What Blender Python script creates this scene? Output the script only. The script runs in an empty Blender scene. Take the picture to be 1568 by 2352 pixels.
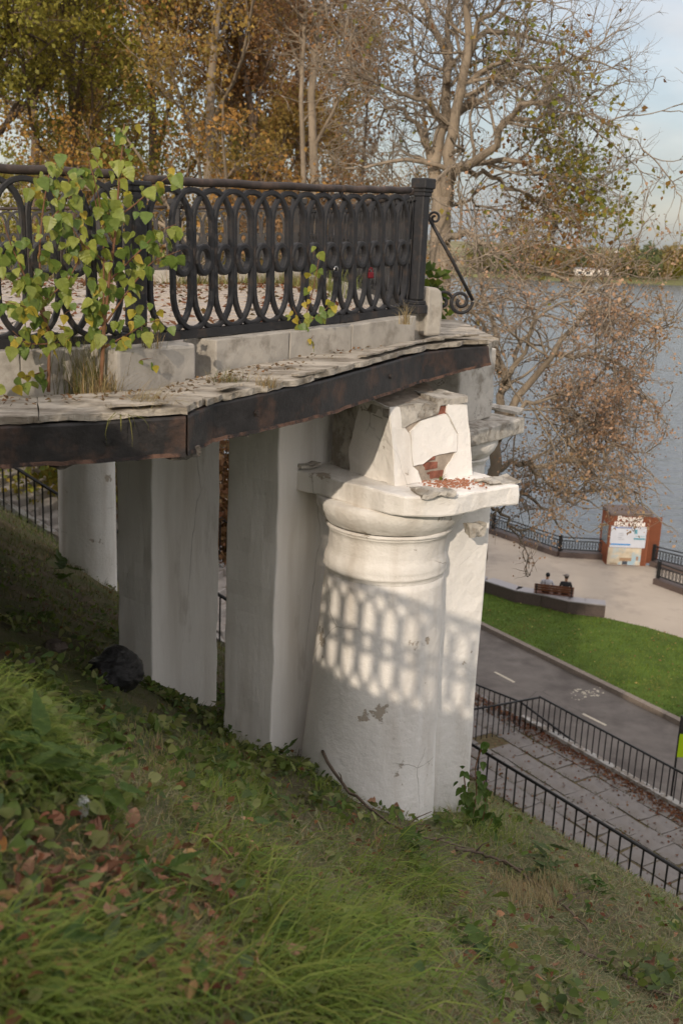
import bpy, bmesh, math, random
import numpy as np
from mathutils import Vector, Matrix, Quaternion

random.seed(7)
rng = np.random.default_rng(7)
S = bpy.context.scene
COL = S.collection

# ------------------------------------------------------------------ camera
# The eye is the origin: +Y is where the camera looks (level), +Z is up, metres.
FPX = 2450.0                      # focal length in units of a 1568 x 2352 frame
PITCH, ROLL = math.atan(636 / 2450), 0.044
cF = Vector((0, math.cos(PITCH), -math.sin(PITCH)))
cR0 = Vector((1, 0, 0)); cU0 = Vector((0, math.sin(PITCH), math.cos(PITCH)))
cR = cR0 * math.cos(ROLL) + cU0 * math.sin(ROLL)
cU = cU0 * math.cos(ROLL) - cR0 * math.sin(ROLL)
cam = bpy.data.cameras.new('camera')
cam.sensor_fit = 'VERTICAL'; cam.sensor_height = 36.0; cam.sensor_width = 24.0
cam.lens = FPX / 2352 * 36.0
cam.clip_start = 0.05; cam.clip_end = 9000
cam.dof.use_dof = True; cam.dof.focus_distance = 7.0; cam.dof.aperture_fstop = 3.2
camo = bpy.data.objects.new('camera', cam); COL.objects.link(camo)
camo.matrix_world = Matrix(((cR.x, cU.x, -cF.x, 0), (cR.y, cU.y, -cF.y, 0), (cR.z, cU.z, -cF.z, 0), (0, 0, 0, 1)))
S.camera = camo

# ------------------------------------------------------------------ sky, sun, exposure
CLOUD_LOC = (2.688, 0.256, -3.510)
SUN_H = Vector((-0.255, -0.967)); SUN_EL = math.radians(21)
sun_dir = Vector((SUN_H.x * math.cos(SUN_EL), SUN_H.y * math.cos(SUN_EL), math.sin(SUN_EL)))
W = bpy.data.worlds.new('World'); S.world = W; W.use_nodes = True
wn, wl = W.node_tree.nodes, W.node_tree.links
wn.clear()
sky = wn.new('ShaderNodeTexSky'); sky.sky_type = 'NISHITA'; sky.sun_disc = False
sky.sun_elevation = SUN_EL; sky.sun_rotation = math.atan2(SUN_H.x, SUN_H.y)
sky.altitude = 100; sky.air_density = 1.0; sky.dust_density = 2.0; sky.ozone_density = 1.0
wtc = wn.new('ShaderNodeTexCoord'); wmp = wn.new('ShaderNodeMapping')
wmp.inputs['Scale'].default_value = (1.0, 1.0, 3.2); wmp.inputs['Rotation'].default_value = (0.08, 0.10, 0.5)
wl.new(wtc.outputs['Generated'], wmp.inputs['Vector'])
cn = wn.new('ShaderNodeTexNoise'); cn.inputs['Scale'].default_value = 2.6; cn.inputs['Detail'].default_value = 7
cn.inputs['Roughness'].default_value = 0.55
wl.new(wmp.outputs['Vector'], cn.inputs['Vector'])
cr = wn.new('ShaderNodeValToRGB'); cr.color_ramp.elements[0].position = 0.38; cr.color_ramp.elements[1].position = 0.66
cr.color_ramp.elements[0].color = (0.62, 0.62, 0.62, 1); cr.color_ramp.elements[1].color = (0.99, 0.99, 0.99, 1)
wl.new(cn.outputs['Fac'], cr.inputs['Fac'])
cmx = wn.new('ShaderNodeMix'); cmx.data_type = 'RGBA'
wl.new(cr.outputs['Color'], cmx.inputs['Factor'])
wl.new(sky.outputs['Color'], cmx.inputs[6])
cm = wn.new('ShaderNodeMixRGB'); cm.blend_type = 'MULTIPLY'; cm.inputs['Fac'].default_value = 1; cm.inputs[2].default_value = (0.12, 0.12, 0.12, 1)
ca = wn.new('ShaderNodeMixRGB'); ca.blend_type = 'ADD'; ca.inputs['Fac'].default_value = 1; ca.inputs[2].default_value = (3.15, 2.95, 2.9, 1)
cn2 = wn.new('ShaderNodeTexNoise'); cn2.inputs['Scale'].default_value = 2.3; cn2.inputs['Detail'].default_value = 6
wm2 = wn.new('ShaderNodeMapping'); wm2.inputs['Scale'].default_value = (1, 1, 2.6); wm2.inputs['Location'].default_value = CLOUD_LOC
wl.new(wtc.outputs['Generated'], wm2.inputs['Vector']); wl.new(wm2.outputs['Vector'], cn2.inputs['Vector'])
cr2 = wn.new('ShaderNodeValToRGB'); cr2.color_ramp.elements[0].position = 0.42; cr2.color_ramp.elements[1].position = 0.58
cr2.color_ramp.elements[0].color = (2.0 / 4, 2.2 / 4, 2.5 / 4, 1); cr2.color_ramp.elements[1].color = (3.9 / 4, 3.55 / 4, 3.4 / 4, 1)
wl.new(cn2.outputs['Fac'], cr2.inputs['Fac'])
cs4 = wn.new('ShaderNodeMixRGB'); cs4.blend_type = 'MULTIPLY'; cs4.inputs['Fac'].default_value = 1; cs4.inputs[2].default_value = (5.75, 5.5, 5.15, 1)
wl.new(cr2.outputs['Color'], cs4.inputs[1])
sx = wn.new('ShaderNodeSeparateXYZ'); wl.new(wtc.outputs['Generated'], sx.inputs[0])
sg = wn.new('ShaderNodeMath'); sg.operation = 'MULTIPLY_ADD'; sg.use_clamp = False; sg.inputs[1].default_value = 1.25; sg.inputs[2].default_value = 0.62
sm = wn.new('ShaderNodeMath'); sm.operation = 'MAXIMUM'; sm.inputs[1].default_value = 0; wl.new(sx.outputs['Z'], sm.inputs[0]); wl.new(sm.outputs[0], sg.inputs[0])
cg = wn.new('ShaderNodeVectorMath'); cg.operation = 'SCALE'; wl.new(cs4.outputs[0], cg.inputs[0]); wl.new(sg.outputs[0], cg.inputs['Scale'])
wl.new(cg.outputs[0], ca.inputs[2])
wl.new(sky.outputs['Color'], cm.inputs[1]); wl.new(cm.outputs[0], ca.inputs[1]); wl.new(ca.outputs[0], cmx.inputs[7])
bg = wn.new('ShaderNodeBackground'); bg.inputs['Strength'].default_value = 0.15
wl.new(cmx.outputs[2], bg.inputs['Color'])
wo = wn.new('ShaderNodeOutputWorld'); wl.new(bg.outputs[0], wo.inputs['Surface'])
sl = bpy.data.lights.new('sun', 'SUN'); sl.energy = 2.0; sl.angle = math.radians(0.5); sl.color = (1.0, 0.85, 0.68)
so = bpy.data.objects.new('sun', sl); COL.objects.link(so)
so.rotation_mode = 'QUATERNION'; so.rotation_quaternion = (-sun_dir).to_track_quat('-Z', 'Y'); so.location = (-20, -10, 30)
S.view_settings.view_transform = 'Standard'; S.view_settings.look = 'None'
S.view_settings.exposure = 0.38; S.view_settings.gamma = 1.0
S.cycles.use_denoising = True
S.cycles.max_bounces = 6; S.cycles.diffuse_bounces = 4; S.cycles.use_adaptive_sampling = True; S.cycles.adaptive_threshold = 0.025; S.cycles.transparent_max_bounces = 6
S.cycles.sample_clamp_indirect = 6

# ------------------------------------------------------------------ measuring helpers
def ray(x, y):
    return cF + cR * ((x - 784) / FPX) - cU * ((y - 1176) / FPX)
def PY(x, y, d):
    r = ray(x, y); return r * (d / r.y)
def PZ(x, y, z):
    r = ray(x, y); return r * (z / r.z)

# ------------------------------------------------------------------ materials
MATS = {}
def mat(name, col, rough=0.85, var=0.25, scale=6.0, col2=None, lo=0.45, hi=0.6, scale2=3.0, bump=0.3, bscale=35.0,
        bdist=0.01, spec=0.3, metal=0.0, detail=6.0, crack=None, stretch=None, streak=None):
    """col varied by noise; col2 in patches where a second noise passes lo..hi; crack=(scale, width, colour)"""
    if name in MATS: return MATS[name]
    m = bpy.data.materials.new(name); m.use_nodes = True
    n, l = m.node_tree.nodes, m.node_tree.links
    b = n['Principled BSDF']
    tc = n.new('ShaderNodeTexCoord'); vec = tc.outputs['Object']
    if stretch:
        mp = n.new('ShaderNodeMapping'); mp.inputs['Scale'].default_value = stretch
        l.new(vec, mp.inputs['Vector']); vec = mp.outputs['Vector']
    def noise(sc, det=detail, rg=0.6):
        t = n.new('ShaderNodeTexNoise'); t.inputs['Scale'].default_value = sc; t.inputs['Detail'].default_value = det
        t.inputs['Roughness'].default_value = rg; l.new(vec, t.inputs['Vector']); return t
    n1 = noise(scale)
    rp = n.new('ShaderNodeValToRGB')
    rp.color_ramp.elements[0].position = 0.3; rp.color_ramp.elements[1].position = 0.7
    c = np.array(col[:3])
    rp.color_ramp.elements[0].color = (*np.clip(c * (1 - var), 0, 1), 1)
    rp.color_ramp.elements[1].color = (*np.clip(c * (1 + var), 0, 1), 1)
    l.new(n1.outputs['Fac'], rp.inputs['Fac'])
    out = rp.outputs['Color']; hmask = None
    if col2 is not None:
        n2 = noise(scale2, 8, 0.65)
        r2 = n.new('ShaderNodeValToRGB'); r2.color_ramp.elements[0].position = lo; r2.color_ramp.elements[1].position = hi
        l.new(n2.outputs['Fac'], r2.inputs['Fac'])
        mx = n.new('ShaderNodeMix'); mx.data_type = 'RGBA'
        l.new(r2.outputs['Color'], mx.inputs['Factor']); l.new(out, mx.inputs[6]); mx.inputs[7].default_value = (*col2[:3], 1)
        out = mx.outputs[2]; hmask = r2.outputs['Color']
    if streak:
        ms_ = n.new('ShaderNodeMapping'); ms_.inputs['Scale'].default_value = (streak[0], streak[0], streak[0] * .12); l.new(tc.outputs['Object'], ms_.inputs['Vector'])
        ts = n.new('ShaderNodeTexNoise'); ts.inputs['Scale'].default_value = 1.0; ts.inputs['Detail'].default_value = 7; l.new(ms_.outputs['Vector'], ts.inputs['Vector'])
        rs_ = n.new('ShaderNodeValToRGB'); rs_.color_ramp.elements[0].position = .48; rs_.color_ramp.elements[1].position = .74; rs_.color_ramp.elements[1].color = (streak[1],) * 3 + (1,)
        l.new(ts.outputs['Fac'], rs_.inputs['Fac'])
        mx = n.new('ShaderNodeMix'); mx.data_type = 'RGBA'; l.new(rs_.outputs['Color'], mx.inputs['Factor']); l.new(out, mx.inputs[6]); mx.inputs[7].default_value = (.46, .40, .33, 1); out = mx.outputs[2]
    if crack:
        nz = noise(crack[0] * 1.5, 4)
        ad = n.new('ShaderNodeMixRGB'); ad.blend_type = 'ADD'; ad.inputs['Fac'].default_value = 0.16
        l.new(vec, ad.inputs[1]); l.new(nz.outputs['Color'], ad.inputs[2])
        v = n.new('ShaderNodeTexVoronoi'); v.feature = 'DISTANCE_TO_EDGE'; v.inputs['Scale'].default_value = crack[0]
        l.new(ad.outputs[0], v.inputs['Vector'])
        r3 = n.new('ShaderNodeValToRGB'); r3.color_ramp.elements[0].position = 0; r3.color_ramp.elements[1].position = crack[1]
        r3.color_ramp.elements[0].color = (1, 1, 1, 1); r3.color_ramp.elements[1].color = (0, 0, 0, 1)
        l.new(v.outputs['Distance'], r3.inputs['Fac'])
        nm = noise(crack[0] * 0.9, 3)
        r4 = n.new('ShaderNodeValToRGB'); r4.color_ramp.elements[0].position = 0.53; r4.color_ramp.elements[1].position = 0.60
        l.new(nm.outputs['Fac'], r4.inputs['Fac'])
        mm = n.new('ShaderNodeMath'); mm.operation = 'MULTIPLY'
        l.new(r3.outputs['Color'], mm.inputs[0]); l.new(r4.outputs['Color'], mm.inputs[1])
        mx = n.new('ShaderNodeMix'); mx.data_type = 'RGBA'
        l.new(mm.outputs[0], mx.inputs['Factor']); l.new(out, mx.inputs[6]); mx.inputs[7].default_value = (*crack[2], 1)
        out = mx.outputs[2]
    l.new(out, b.inputs['Base Color'])
    b.inputs['Roughness'].default_value = rough; b.inputs['Metallic'].default_value = metal
    b.inputs['Specular IOR Level'].default_value = spec
    if bump > 0:
        n3 = noise(bscale, 8, 0.65)
        h = n3.outputs['Fac']
        if hmask is not None:
            sb = n.new('ShaderNodeMath'); sb.operation = 'MULTIPLY_ADD'
            l.new(hmask, sb.inputs[0]); sb.inputs[1].default_value = -0.5; l.new(h, sb.inputs[2]); h = sb.outputs[0]
        bp = n.new('ShaderNodeBump'); bp.inputs['Strength'].default_value = bump; bp.inputs['Distance'].default_value = bdist
        l.new(h, bp.inputs['Height']); l.new(bp.outputs['Normal'], b.inputs['Normal'])
    MATS[name] = m
    return m

def leafmat(name, col=None, rough=0.55, trans=0.35, vary=0.0, col2=None, spec=0.25):
    """leaf tissue: colour from the mesh attribute 'col' or one colour, some light passes through"""
    if name in MATS: return MATS[name]
    m = bpy.data.materials.new(name); m.use_nodes = True
    n, l = m.node_tree.nodes, m.node_tree.links
    b = n['Principled BSDF']; o = n['Material Output']
    if col is None:
        a = n.new('ShaderNodeAttribute'); a.attribute_name = 'col'; c = a.outputs['Color']
    else:
        oi = n.new('ShaderNodeObjectInfo')
        mx = n.new('ShaderNodeMix'); mx.data_type = 'RGBA'
        l.new(oi.outputs['Random'], mx.inputs['Factor'])
        mx.inputs[6].default_value = (*col, 1); mx.inputs[7].default_value = (*(col2 or col), 1); c = mx.outputs[2]
        tc = n.new('ShaderNodeTexCoord'); nz = n.new('ShaderNodeTexNoise'); nz.inputs['Scale'].default_value = 30
        l.new(tc.outputs['Object'], nz.inputs['Vector'])
        m2 = n.new('ShaderNodeMixRGB'); m2.blend_type = 'OVERLAY'; m2.inputs['Fac'].default_value = 0.4
        l.new(c, m2.inputs[1]); l.new(nz.outputs['Fac'], m2.inputs[2]); c = m2.outputs[0]
    l.new(c, b.inputs['Base Color']); b.inputs['Roughness'].default_value = rough; b.inputs['Specular IOR Level'].default_value = spec
    t = n.new('ShaderNodeBsdfTranslucent'); l.new(c, t.inputs['Color'])
    ms = n.new('ShaderNodeMixShader'); ms.inputs['Fac'].default_value = trans
    l.new(b.outputs[0], ms.inputs[1]); l.new(t.outputs[0], ms.inputs[2]); l.new(ms.outputs[0], o.inputs['Surface'])
    MATS[name] = m
    return m

PLASTER = mat('white plaster', (0.79, 0.765, 0.725), 0.9, 0.06, 2.2, col2=(0.42, 0.365, 0.30), lo=0.632, hi=0.648, scale2=2.6, bump=0.55, bscale=16, bdist=0.02,
              crack=(1.5, 0.007, (0.36, 0.33, 0.29)), streak=(5.0, .55))
PLASTER_B = mat('white plaster smooth', (0.83, 0.80, 0.755), 0.9, 0.05, 1.6, col2=(0.42, 0.37, 0.31), lo=0.60, hi=0.78, scale2=2.4, bump=0.5, bscale=22, bdist=0.012, stretch=(1, 1, .3), crack=(1.8, .006, (.4, .37, .33)), streak=(4.0, .5))
ROUGHPL = mat('rough grey plaster', (0.47, 0.44, 0.39), 0.95, 0.22, 9, col2=(0.27, 0.24, 0.20), lo=0.5, hi=0.6, scale2=6, bump=0.8, bscale=25, bdist=0.02)
CONC = mat('kerb concrete', (0.37, 0.345, 0.305), 0.92, 0.18, 5, col2=(0.22, 0.20, 0.17), lo=0.50, hi=0.68, scale2=6, bump=0.5, bscale=60, bdist=0.006)
COPING = mat('coping limestone', (0.45, 0.405, 0.34), 0.93, 0.25, 6, col2=(0.21, 0.18, 0.14), lo=0.46, hi=0.62, scale2=4.5, bump=0.9, bscale=22, bdist=0.02, stretch=(0.6, 1.6, 2))
CONCDARK = mat('raw concrete underside', (0.16, 0.14, 0.12), 0.95, 0.4, 6, bump=1.0, bscale=14, bdist=0.05)
IRON = mat('black painted cast iron', (0.018, 0.018, 0.02), 0.55, 0.3, 20, col2=(0.05, 0.035, 0.027), lo=0.55, hi=0.66, scale2=9, bump=0.5, bscale=90, bdist=0.004, spec=0.4)
IRON_R = mat('brownish handrail iron', (0.04, 0.03, 0.026), 0.6, 0.35, 14, col2=(0.075, 0.05, 0.038), lo=0.5, hi=0.6, scale2=6, bump=0.5, bscale=80, bdist=0.004, spec=0.35)
BEAM = mat('rusting black steel', (0.020, 0.018, 0.018), 0.55, 0.5, 12, col2=(0.085, 0.048, 0.033), lo=0.50, hi=0.70, scale2=5.0, bump=0.5, bscale=55, bdist=0.006, spec=0.4)
RUST = mat('rust edge', (0.105, 0.06, 0.042), 0.85, 0.45, 12, col2=(0.025, 0.021, 0.02), lo=0.46, hi=0.56, scale2=7, bump=0.7, bscale=40)
BRICK = mat('soft red brick', (0.24, 0.095, 0.065), 0.95, 0.35, 14, bump=0.8, bscale=50)
SOIL = mat('slope soil', (0.15, 0.12, 0.078), 1.0, 0.4, 3.5, col2=(0.10, 0.12, 0.045), lo=0.42, hi=0.6, scale2=1.2, bump=1.0, bscale=12, bdist=0.05)
PAVER = mat('terrace paving', (0.40, 0.355, 0.31), 0.95, 0.2, 4, col2=(0.24, 0.20, 0.15), lo=0.52, hi=0.66, scale2=9, bump=0.6, bscale=30)
JOINT = mat('paving joint moss', (0.12, 0.095, 0.05), 1.0, 0.4, 8, bump=0.8)
SLABST = mat('path slab stone', (0.215, 0.20, 0.19), 0.92, 0.2, 3, bump=0.5, bscale=25, col2=(0.15, 0.13, 0.11), lo=0.5, hi=0.7, scale2=1.5)
ASPH = mat('asphalt', (0.155, 0.138, 0.125), 0.9, 0.16, 1.3, col2=(0.10, 0.087, 0.079), lo=0.48, hi=0.64, scale2=0.5, crack=(0.35, .006, (.06, .05, .045)), bump=0.4, bscale=120, bdist=0.01)
PAINT = mat('road paint', (0.55, 0.50, 0.40), 0.8, 0.15, 20, bump=0.1)
KERB = mat('kerb stone', (0.22, 0.185, 0.155), 0.9, 0.15, 6, bump=0.4)
PROM = mat('promenade paving', (0.40, 0.345, 0.285), 0.9, 0.10, 0.25, col2=(0.27, 0.235, 0.20), lo=0.52, hi=0.75, scale2=0.6, bump=0.2, bscale=8)
GRANITE = mat('brown granite', (0.085, 0.062, 0.055), 0.6, 0.3, 18, bump=0.2, spec=0.5)
GRANTOP = mat('grey granite cap', (0.30, 0.28, 0.285), 0.5, 0.12, 10, bump=0.2, spec=0.5)
LAWN = mat('lawn turf', (0.075, 0.125, 0.016), 1.0, 0.3, 1.2, bump=0.9, bscale=30, bdist=0.05)
REDWOOD = mat('red brown stained slat', (0.20, 0.068, 0.034), 0.7, 0.2, 6, bump=0.3)
BENCHW = mat('bench wood', (0.13, 0.05, 0.025), 0.6, 0.2, 8, bump=0.2)
BARK = mat('grey brown bark', (0.25, 0.205, 0.155), 0.95, 0.35, 5, bump=0.9, bscale=20, bdist=0.02, stretch=(1, 1, 0.35))
BARK_D = mat('dark brown bark', (0.14, 0.105, 0.08), 0.95, 0.35, 6, bump=0.8, bscale=20, bdist=0.02, stretch=(1, 1, 0.35))
STEM = mat('birch twig bark', (0.17, 0.085, 0.045), 0.8, 0.25, 20, bump=0.2)
WHITEPAINT = mat('flaking white kerb paint', (0.42, 0.41, 0.39), 0.9, 0.1, 5, col2=(0.25, 0.22, 0.19), lo=0.48, hi=0.54, scale2=4, bump=0.5)
LEAF = leafmat('foliage', trans=0.42)
GRASS = leafmat('grass blades', trans=0.30, rough=0.6)

# ------------------------------------------------------------------ object helpers
def tag(o, label=None, cat=None, group=None, kind=None):
    if label: o['label'] = label
    if cat: o['category'] = cat
    if group: o['group'] = group
    if kind: o['kind'] = kind
    return o
def thing(name, loc, label, cat, group=None):
    o = bpy.data.objects.new(name, None); o.empty_display_size = 0.1
    o.location = loc; COL.objects.link(o)
    return tag(o, label, cat, group)
def root_of(o):
    v = Vector(o.location)
    while o.parent: o = o.parent; v += Vector(o.location)
    return v
def link(name, me, parent=None, m=None, smooth=False, loc=None):
    if m is not None and not me.materials: me.materials.append(m)
    if smooth and len(me.polygons): me.polygons.foreach_set('use_smooth', np.ones(len(me.polygons), bool))
    o = bpy.data.objects.new(name, me); COL.objects.link(o)
    if parent: o.parent = parent
    if loc is not None: o.location = loc
    return o
def inst(name, me, parent, mw):
    """a copy that shares its mesh, at local matrix mw under parent"""
    o = bpy.data.objects.new(name, me); COL.objects.link(o)
    o.parent = parent; o.matrix_local = mw
    return o
def np_mesh(name, V, F, col=None):
    V = np.ascontiguousarray(V, dtype=np.float32); F = np.ascontiguousarray(F, dtype=np.int32)
    me = bpy.data.meshes.new(name)
    me.vertices.add(len(V)); me.vertices.foreach_set('co', V.ravel())
    me.loops.add(F.size); me.loops.foreach_set('vertex_index', F.ravel())
    me.polygons.add(len(F)); me.polygons.foreach_set('loop_start', np.arange(0, F.size, F.shape[1], dtype=np.int32))
    me.update(calc_edges=True)
    if col is not None:
        a = me.attributes.new('col', 'FLOAT_COLOR', 'POINT')
        c = np.ones((len(V), 4), np.float32); c[:, :3] = col; a.data.foreach_set('color', c.ravel())
    return me

class MB:
    """collects shapes in world coordinates and links them as one mesh"""
    def __init__(self): self.v = []; self.f = []
    def add(self, vs, fs):
        k = len(self.v); self.v += [Vector(p) for p in vs]; self.f += [tuple(i + k for i in f) for f in fs]; return self
    def box(self, c, s, rz=0.0, M=None):
        c = Vector(c); hx, hy, hz = s[0] / 2, s[1] / 2, s[2] / 2
        R = M if M is not None else Matrix.Rotation(rz, 3, 'Z')
        vs = [c + R @ Vector((x * hx, y * hy, z * hz)) for z in (-1, 1) for x, y in ((-1, -1), (1, -1), (1, 1), (-1, 1))]
        return self.add(vs, [(3, 2, 1, 0), (4, 5, 6, 7), (0, 1, 5, 4), (1, 2, 6, 5), (2, 3, 7, 6), (3, 0, 4, 7)])
    def bar(self, a, b, w, h, up=(0, 0, 1)):
        a, b = Vector(a), Vector(b); d = b - a; L = d.length; d.normalize()
        u = Vector(up); s = d.cross(u); s.normalize(); u = s.cross(d)
        return self.box((a + b) / 2, (L, w, h), M=Matrix((d, s * -1, u)).transposed())
    def tube(self, pts, r, n=8, cap=True):
        pts = [Vector(p) for p in pts]; m = len(pts)
        rs = r if hasattr(r, '__len__') else [r] * m
        k = len(self.v); prev = None
        for i, p in enumerate(pts):
            t = (pts[min(i + 1, m - 1)] - pts[max(i - 1, 0)]); t.normalize()
            if prev is None:
                a = Vector((0, 0, 1)) if abs(t.z) < 0.9 else Vector((1, 0, 0)); u = t.cross(a)
            else:
                u = prev - t * prev.dot(t)
            u.normalize(); prev = u; w = t.cross(u)
            for j in range(n):
                q = 2 * math.pi * j / n
                self.v.append(p + (u * math.cos(q) + w * math.sin(q)) * rs[i])
        for i in range(m - 1):
            for j in range(n):
                a, b = k + i * n + j, k + i * n + (j + 1) % n
                self.f.append((a, b, b + n, a + n))
        if cap:
            self.f.append(tuple(k + j for j in reversed(range(n)))); self.f.append(tuple(k + (m - 1) * n + j for j in range(n)))
        return self
    def lathe(self, prof, c=(0, 0, 0), n=48, lean=(0, 0), cap=True, wob=0.0, seed=0):
        c = Vector(c); k = len(self.v); m = len(prof); g = random.Random(seed)
        ph = [(g.random() * 6.28, g.random() * 6.28) for _ in range(4)]
        for r, z in prof:
            for j in range(n):
                q = 2 * math.pi * j / n
                rr = r * (1 + wob * (math.sin(3 * q + z * 4 + ph[0][0]) + 0.6 * math.sin(7 * q - z * 7 + ph[1][0]) + 0.5 * math.sin(13 * q + z * 15 + ph[2][0])))
                self.v.append(c + Vector((math.cos(q) * rr + lean[0] * z, math.sin(q) * rr + lean[1] * z, z)))
        for i in range(m - 1):
            for j in range(n):
                a, b = k + i * n + j, k + i * n + (j + 1) % n
                self.f.append((a, b, b + n, a + n))
        if cap:
            self.f.append(tuple(k + j for j in reversed(range(n)))); self.f.append(tuple(k + (m - 1) * n + j for j in range(n)))
        return self
    def prism(self, poly, z0, z1):
        """poly: xy ring (counter-clockwise), z0/z1 numbers or per-vertex lists"""
        n = len(poly)
        a = z0 if hasattr(z0, '__len__') else [z0] * n; b = z1 if hasattr(z1, '__len__') else [z1] * n
        vs = [(p[0], p[1], a[i]) for i, p in enumerate(poly)] + [(p[0], p[1], b[i]) for i, p in enumerate(poly)]
        fs = [tuple(reversed(range(n))), tuple(range(n, 2 * n))] + [(i, (i + 1) % n, n + (i + 1) % n, n + i) for i in range(n)]
        return self.add(vs, fs)
    def mesh(self, name, off=None):
        me = bpy.data.meshes.new(name)
        off = off or Vector((0, 0, 0))
        me.from_pydata([tuple(p - off) for p in self.v], [], self.f); me.update()
        return me
    def build(self, name, m, parent=None, smooth=False, bevel=0.0, seg=2, origin=None):
        off = root_of(parent) if parent else Vector(origin) if origin is not None else None
        me = self.mesh(name, off)
        o = link(name, me, parent, m, smooth)
        if origin is not None and not parent: o.location = origin
        if bevel:
            bm = bmesh.new(); bm.from_mesh(me)
            es = [e for e in bm.edges if len(e.link_faces) == 2 and e.calc_face_angle(0) > 0.5]
            bmesh.ops.bevel(bm, geom=es, offset=bevel, segments=seg, affect='EDGES', profile=0.5)
            bm.to_mesh(me); bm.free(); me.update()
        return o

def roughen(o, cuts=3, amp=0.01, sc=3.0, seed=0, keep_bottom=False, maxlen=None):
    """subdivide a mesh and push its points about with smooth noise: worn plaster, broken stone"""
    from mathutils import noise as N
    me = o.data; bm = bmesh.new(); bm.from_mesh(me)
    for _ in range(6 if maxlen else 1):
        if maxlen:
            es = [e for e in bm.edges if e.calc_length() > maxlen]
            if not es: break
            bmesh.ops.subdivide_edges(bm, edges=es, cuts=1, use_grid_fill=True)
        else:
            bmesh.ops.subdivide_edges(bm, edges=bm.edges[:], cuts=cuts, use_grid_fill=True)
    sh = Vector((seed * 13.7, seed * 7.3, seed * 3.1))
    zmin = min(v.co.z for v in bm.verts)
    bm.normal_update()
    for v in bm.verts:
        p = v.co * sc + sh
        w = Vector((N.noise(p), N.noise(p + Vector((31, 5, 9))), N.noise(p + Vector((7, 41, 3)))))
        w += 0.5 * Vector((N.noise(p * 3), N.noise(p * 3 + Vector((31, 5, 9))), N.noise(p * 3 + Vector((7, 41, 3)))))
        if keep_bottom and v.co.z < zmin + 1e-4: w.z = 0
        v.co += w * amp
    bm.to_mesh(me); bm.free(); me.update()
    return o

def hill(x, y):
    x = np.asarray(x, float); y = np.asarray(y, float)
    t = 0.35 * y + 0.40 * x
    z = -1.35 - t - 0.38 * np.log1p(np.exp((t - 4.0) * 2.5)) / 2.5
    z = np.minimum(z, -0.74 + 0.03 * np.sin(x) * np.sin(y))          # level park above the brow
    z = z + 0.42 * np.exp(-((x + 1.35) / 0.6) ** 2 - ((y - 3.3) / 0.9) ** 2)
    z = z + 0.45 * np.exp(-((x + 6.6) / 2.4) ** 2 - ((y - 19.5) / 4.5) ** 2)
    z = z + 0.10 * np.sin(1.3 * x + 0.7 * y) * np.exp(-((y - 4) / 6) ** 2)
    z = z + 0.03 * np.sin(4.1 * x + 1.9 * y + 1) + 0.025 * np.sin(2.7 * y - 5.3 * x) + 0.012 * np.sin(9 * x + 7 * y)
    z = np.where((x < -4.2), np.minimum(z, np.where(y > 4.3, -1.12, 50)), z)
    return np.maximum(z, -16.3)
def hz(x, y): return float(hill(x, y))

# ================================================================== SETTING
def grid_sheet(name, x0, x1, y0, y1, nx, ny, fn, m):
    xs, ys = np.linspace(x0, x1, nx), np.linspace(y0, y1, ny)
    X, Y = np.meshgrid(xs, ys); V = np.stack([X, Y, fn(X, Y)], -1).reshape(-1, 3)
    i = np.arange(nx * ny).reshape(ny, nx)
    F = np.stack([i[:-1, :-1], i[:-1, 1:], i[1:, 1:], i[1:, :-1]], -1).reshape(-1, 4)
    o = link(name, np_mesh(name, V, F), None, m, True); o['kind'] = 'structure'
    return o
NV = Vector((0.83, 0.555)); NV.normalize(); MV = Vector((NV.y, -NV.x))     # across / along the road
def nm(n, m, z): p = NV * n + MV * m; return Vector((p.x, p.y, z))
PATH_N0, PATH_N1, ROAD_N0, ROAD_N1 = 18.9, 23.0, 23.2, 29.3
ZROAD, ZPATH, ZWAT = -16.0, -15.0, -18.5
def hillcut(X, Y):
    z = hill(X, Y)
    n = X * NV.x + Y * NV.y
    k = np.clip((n - 16.0) / 2.6, 0, 1)
    z = np.where(n > 16.0, z * (1 - k) + (ZPATH - 0.02) * k, z)
    z = np.where(n > PATH_N0 + 0.15, -16.4, z)
    return z
grid_sheet('hillside', -26, 26, -8, 44, 261, 261, hillcut, SOIL)

# river, far bank
def water():
    m = bpy.data.materials.new('river water'); m.use_nodes = True
    n, l = m.node_tree.nodes, m.node_tree.links; b = n['Principled BSDF']
    b.inputs['Base Color'].default_value = (0.11, 0.12, 0.13, 1); b.inputs['Roughness'].default_value = 0.16
    b.inputs['IOR'].default_value = 1.33
    tc = n.new('ShaderNodeTexCoord'); mp = n.new('ShaderNodeMapping'); mp.inputs['Scale'].default_value = (0.45, 1.0, 1)
    mp.inputs['Rotation'].default_value = (0, 0, 0.25)
    l.new(tc.outputs['Object'], mp.inputs['Vector'])
    h = None
    for sc, wt in ((0.5, 1.0), (1.6, 0.5), (0.09, 1.6)):
        t = n.new('ShaderNodeTexNoise'); t.inputs['Scale'].default_value = sc; t.inputs['Detail'].default_value = 4
        l.new(mp.outputs['Vector'], t.inputs['Vector'])
        k = n.new('ShaderNodeMath'); k.operation = 'MULTIPLY_ADD'; k.inputs[1].default_value = wt
        l.new(t.outputs['Fac'], k.inputs[0])
        if h is None: k.inputs[2].default_value = 0
        else: l.new(h, k.inputs[2])
        h = k.outputs[0]
    bp = n.new('ShaderNodeBump'); bp.inputs['Strength'].default_value = 0.55; bp.inputs['Distance'].default_value = 0.5
    l.new(h, bp.inputs['Height']); l.new(bp.outputs['Normal'], b.inputs['Normal'])
    return m
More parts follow.
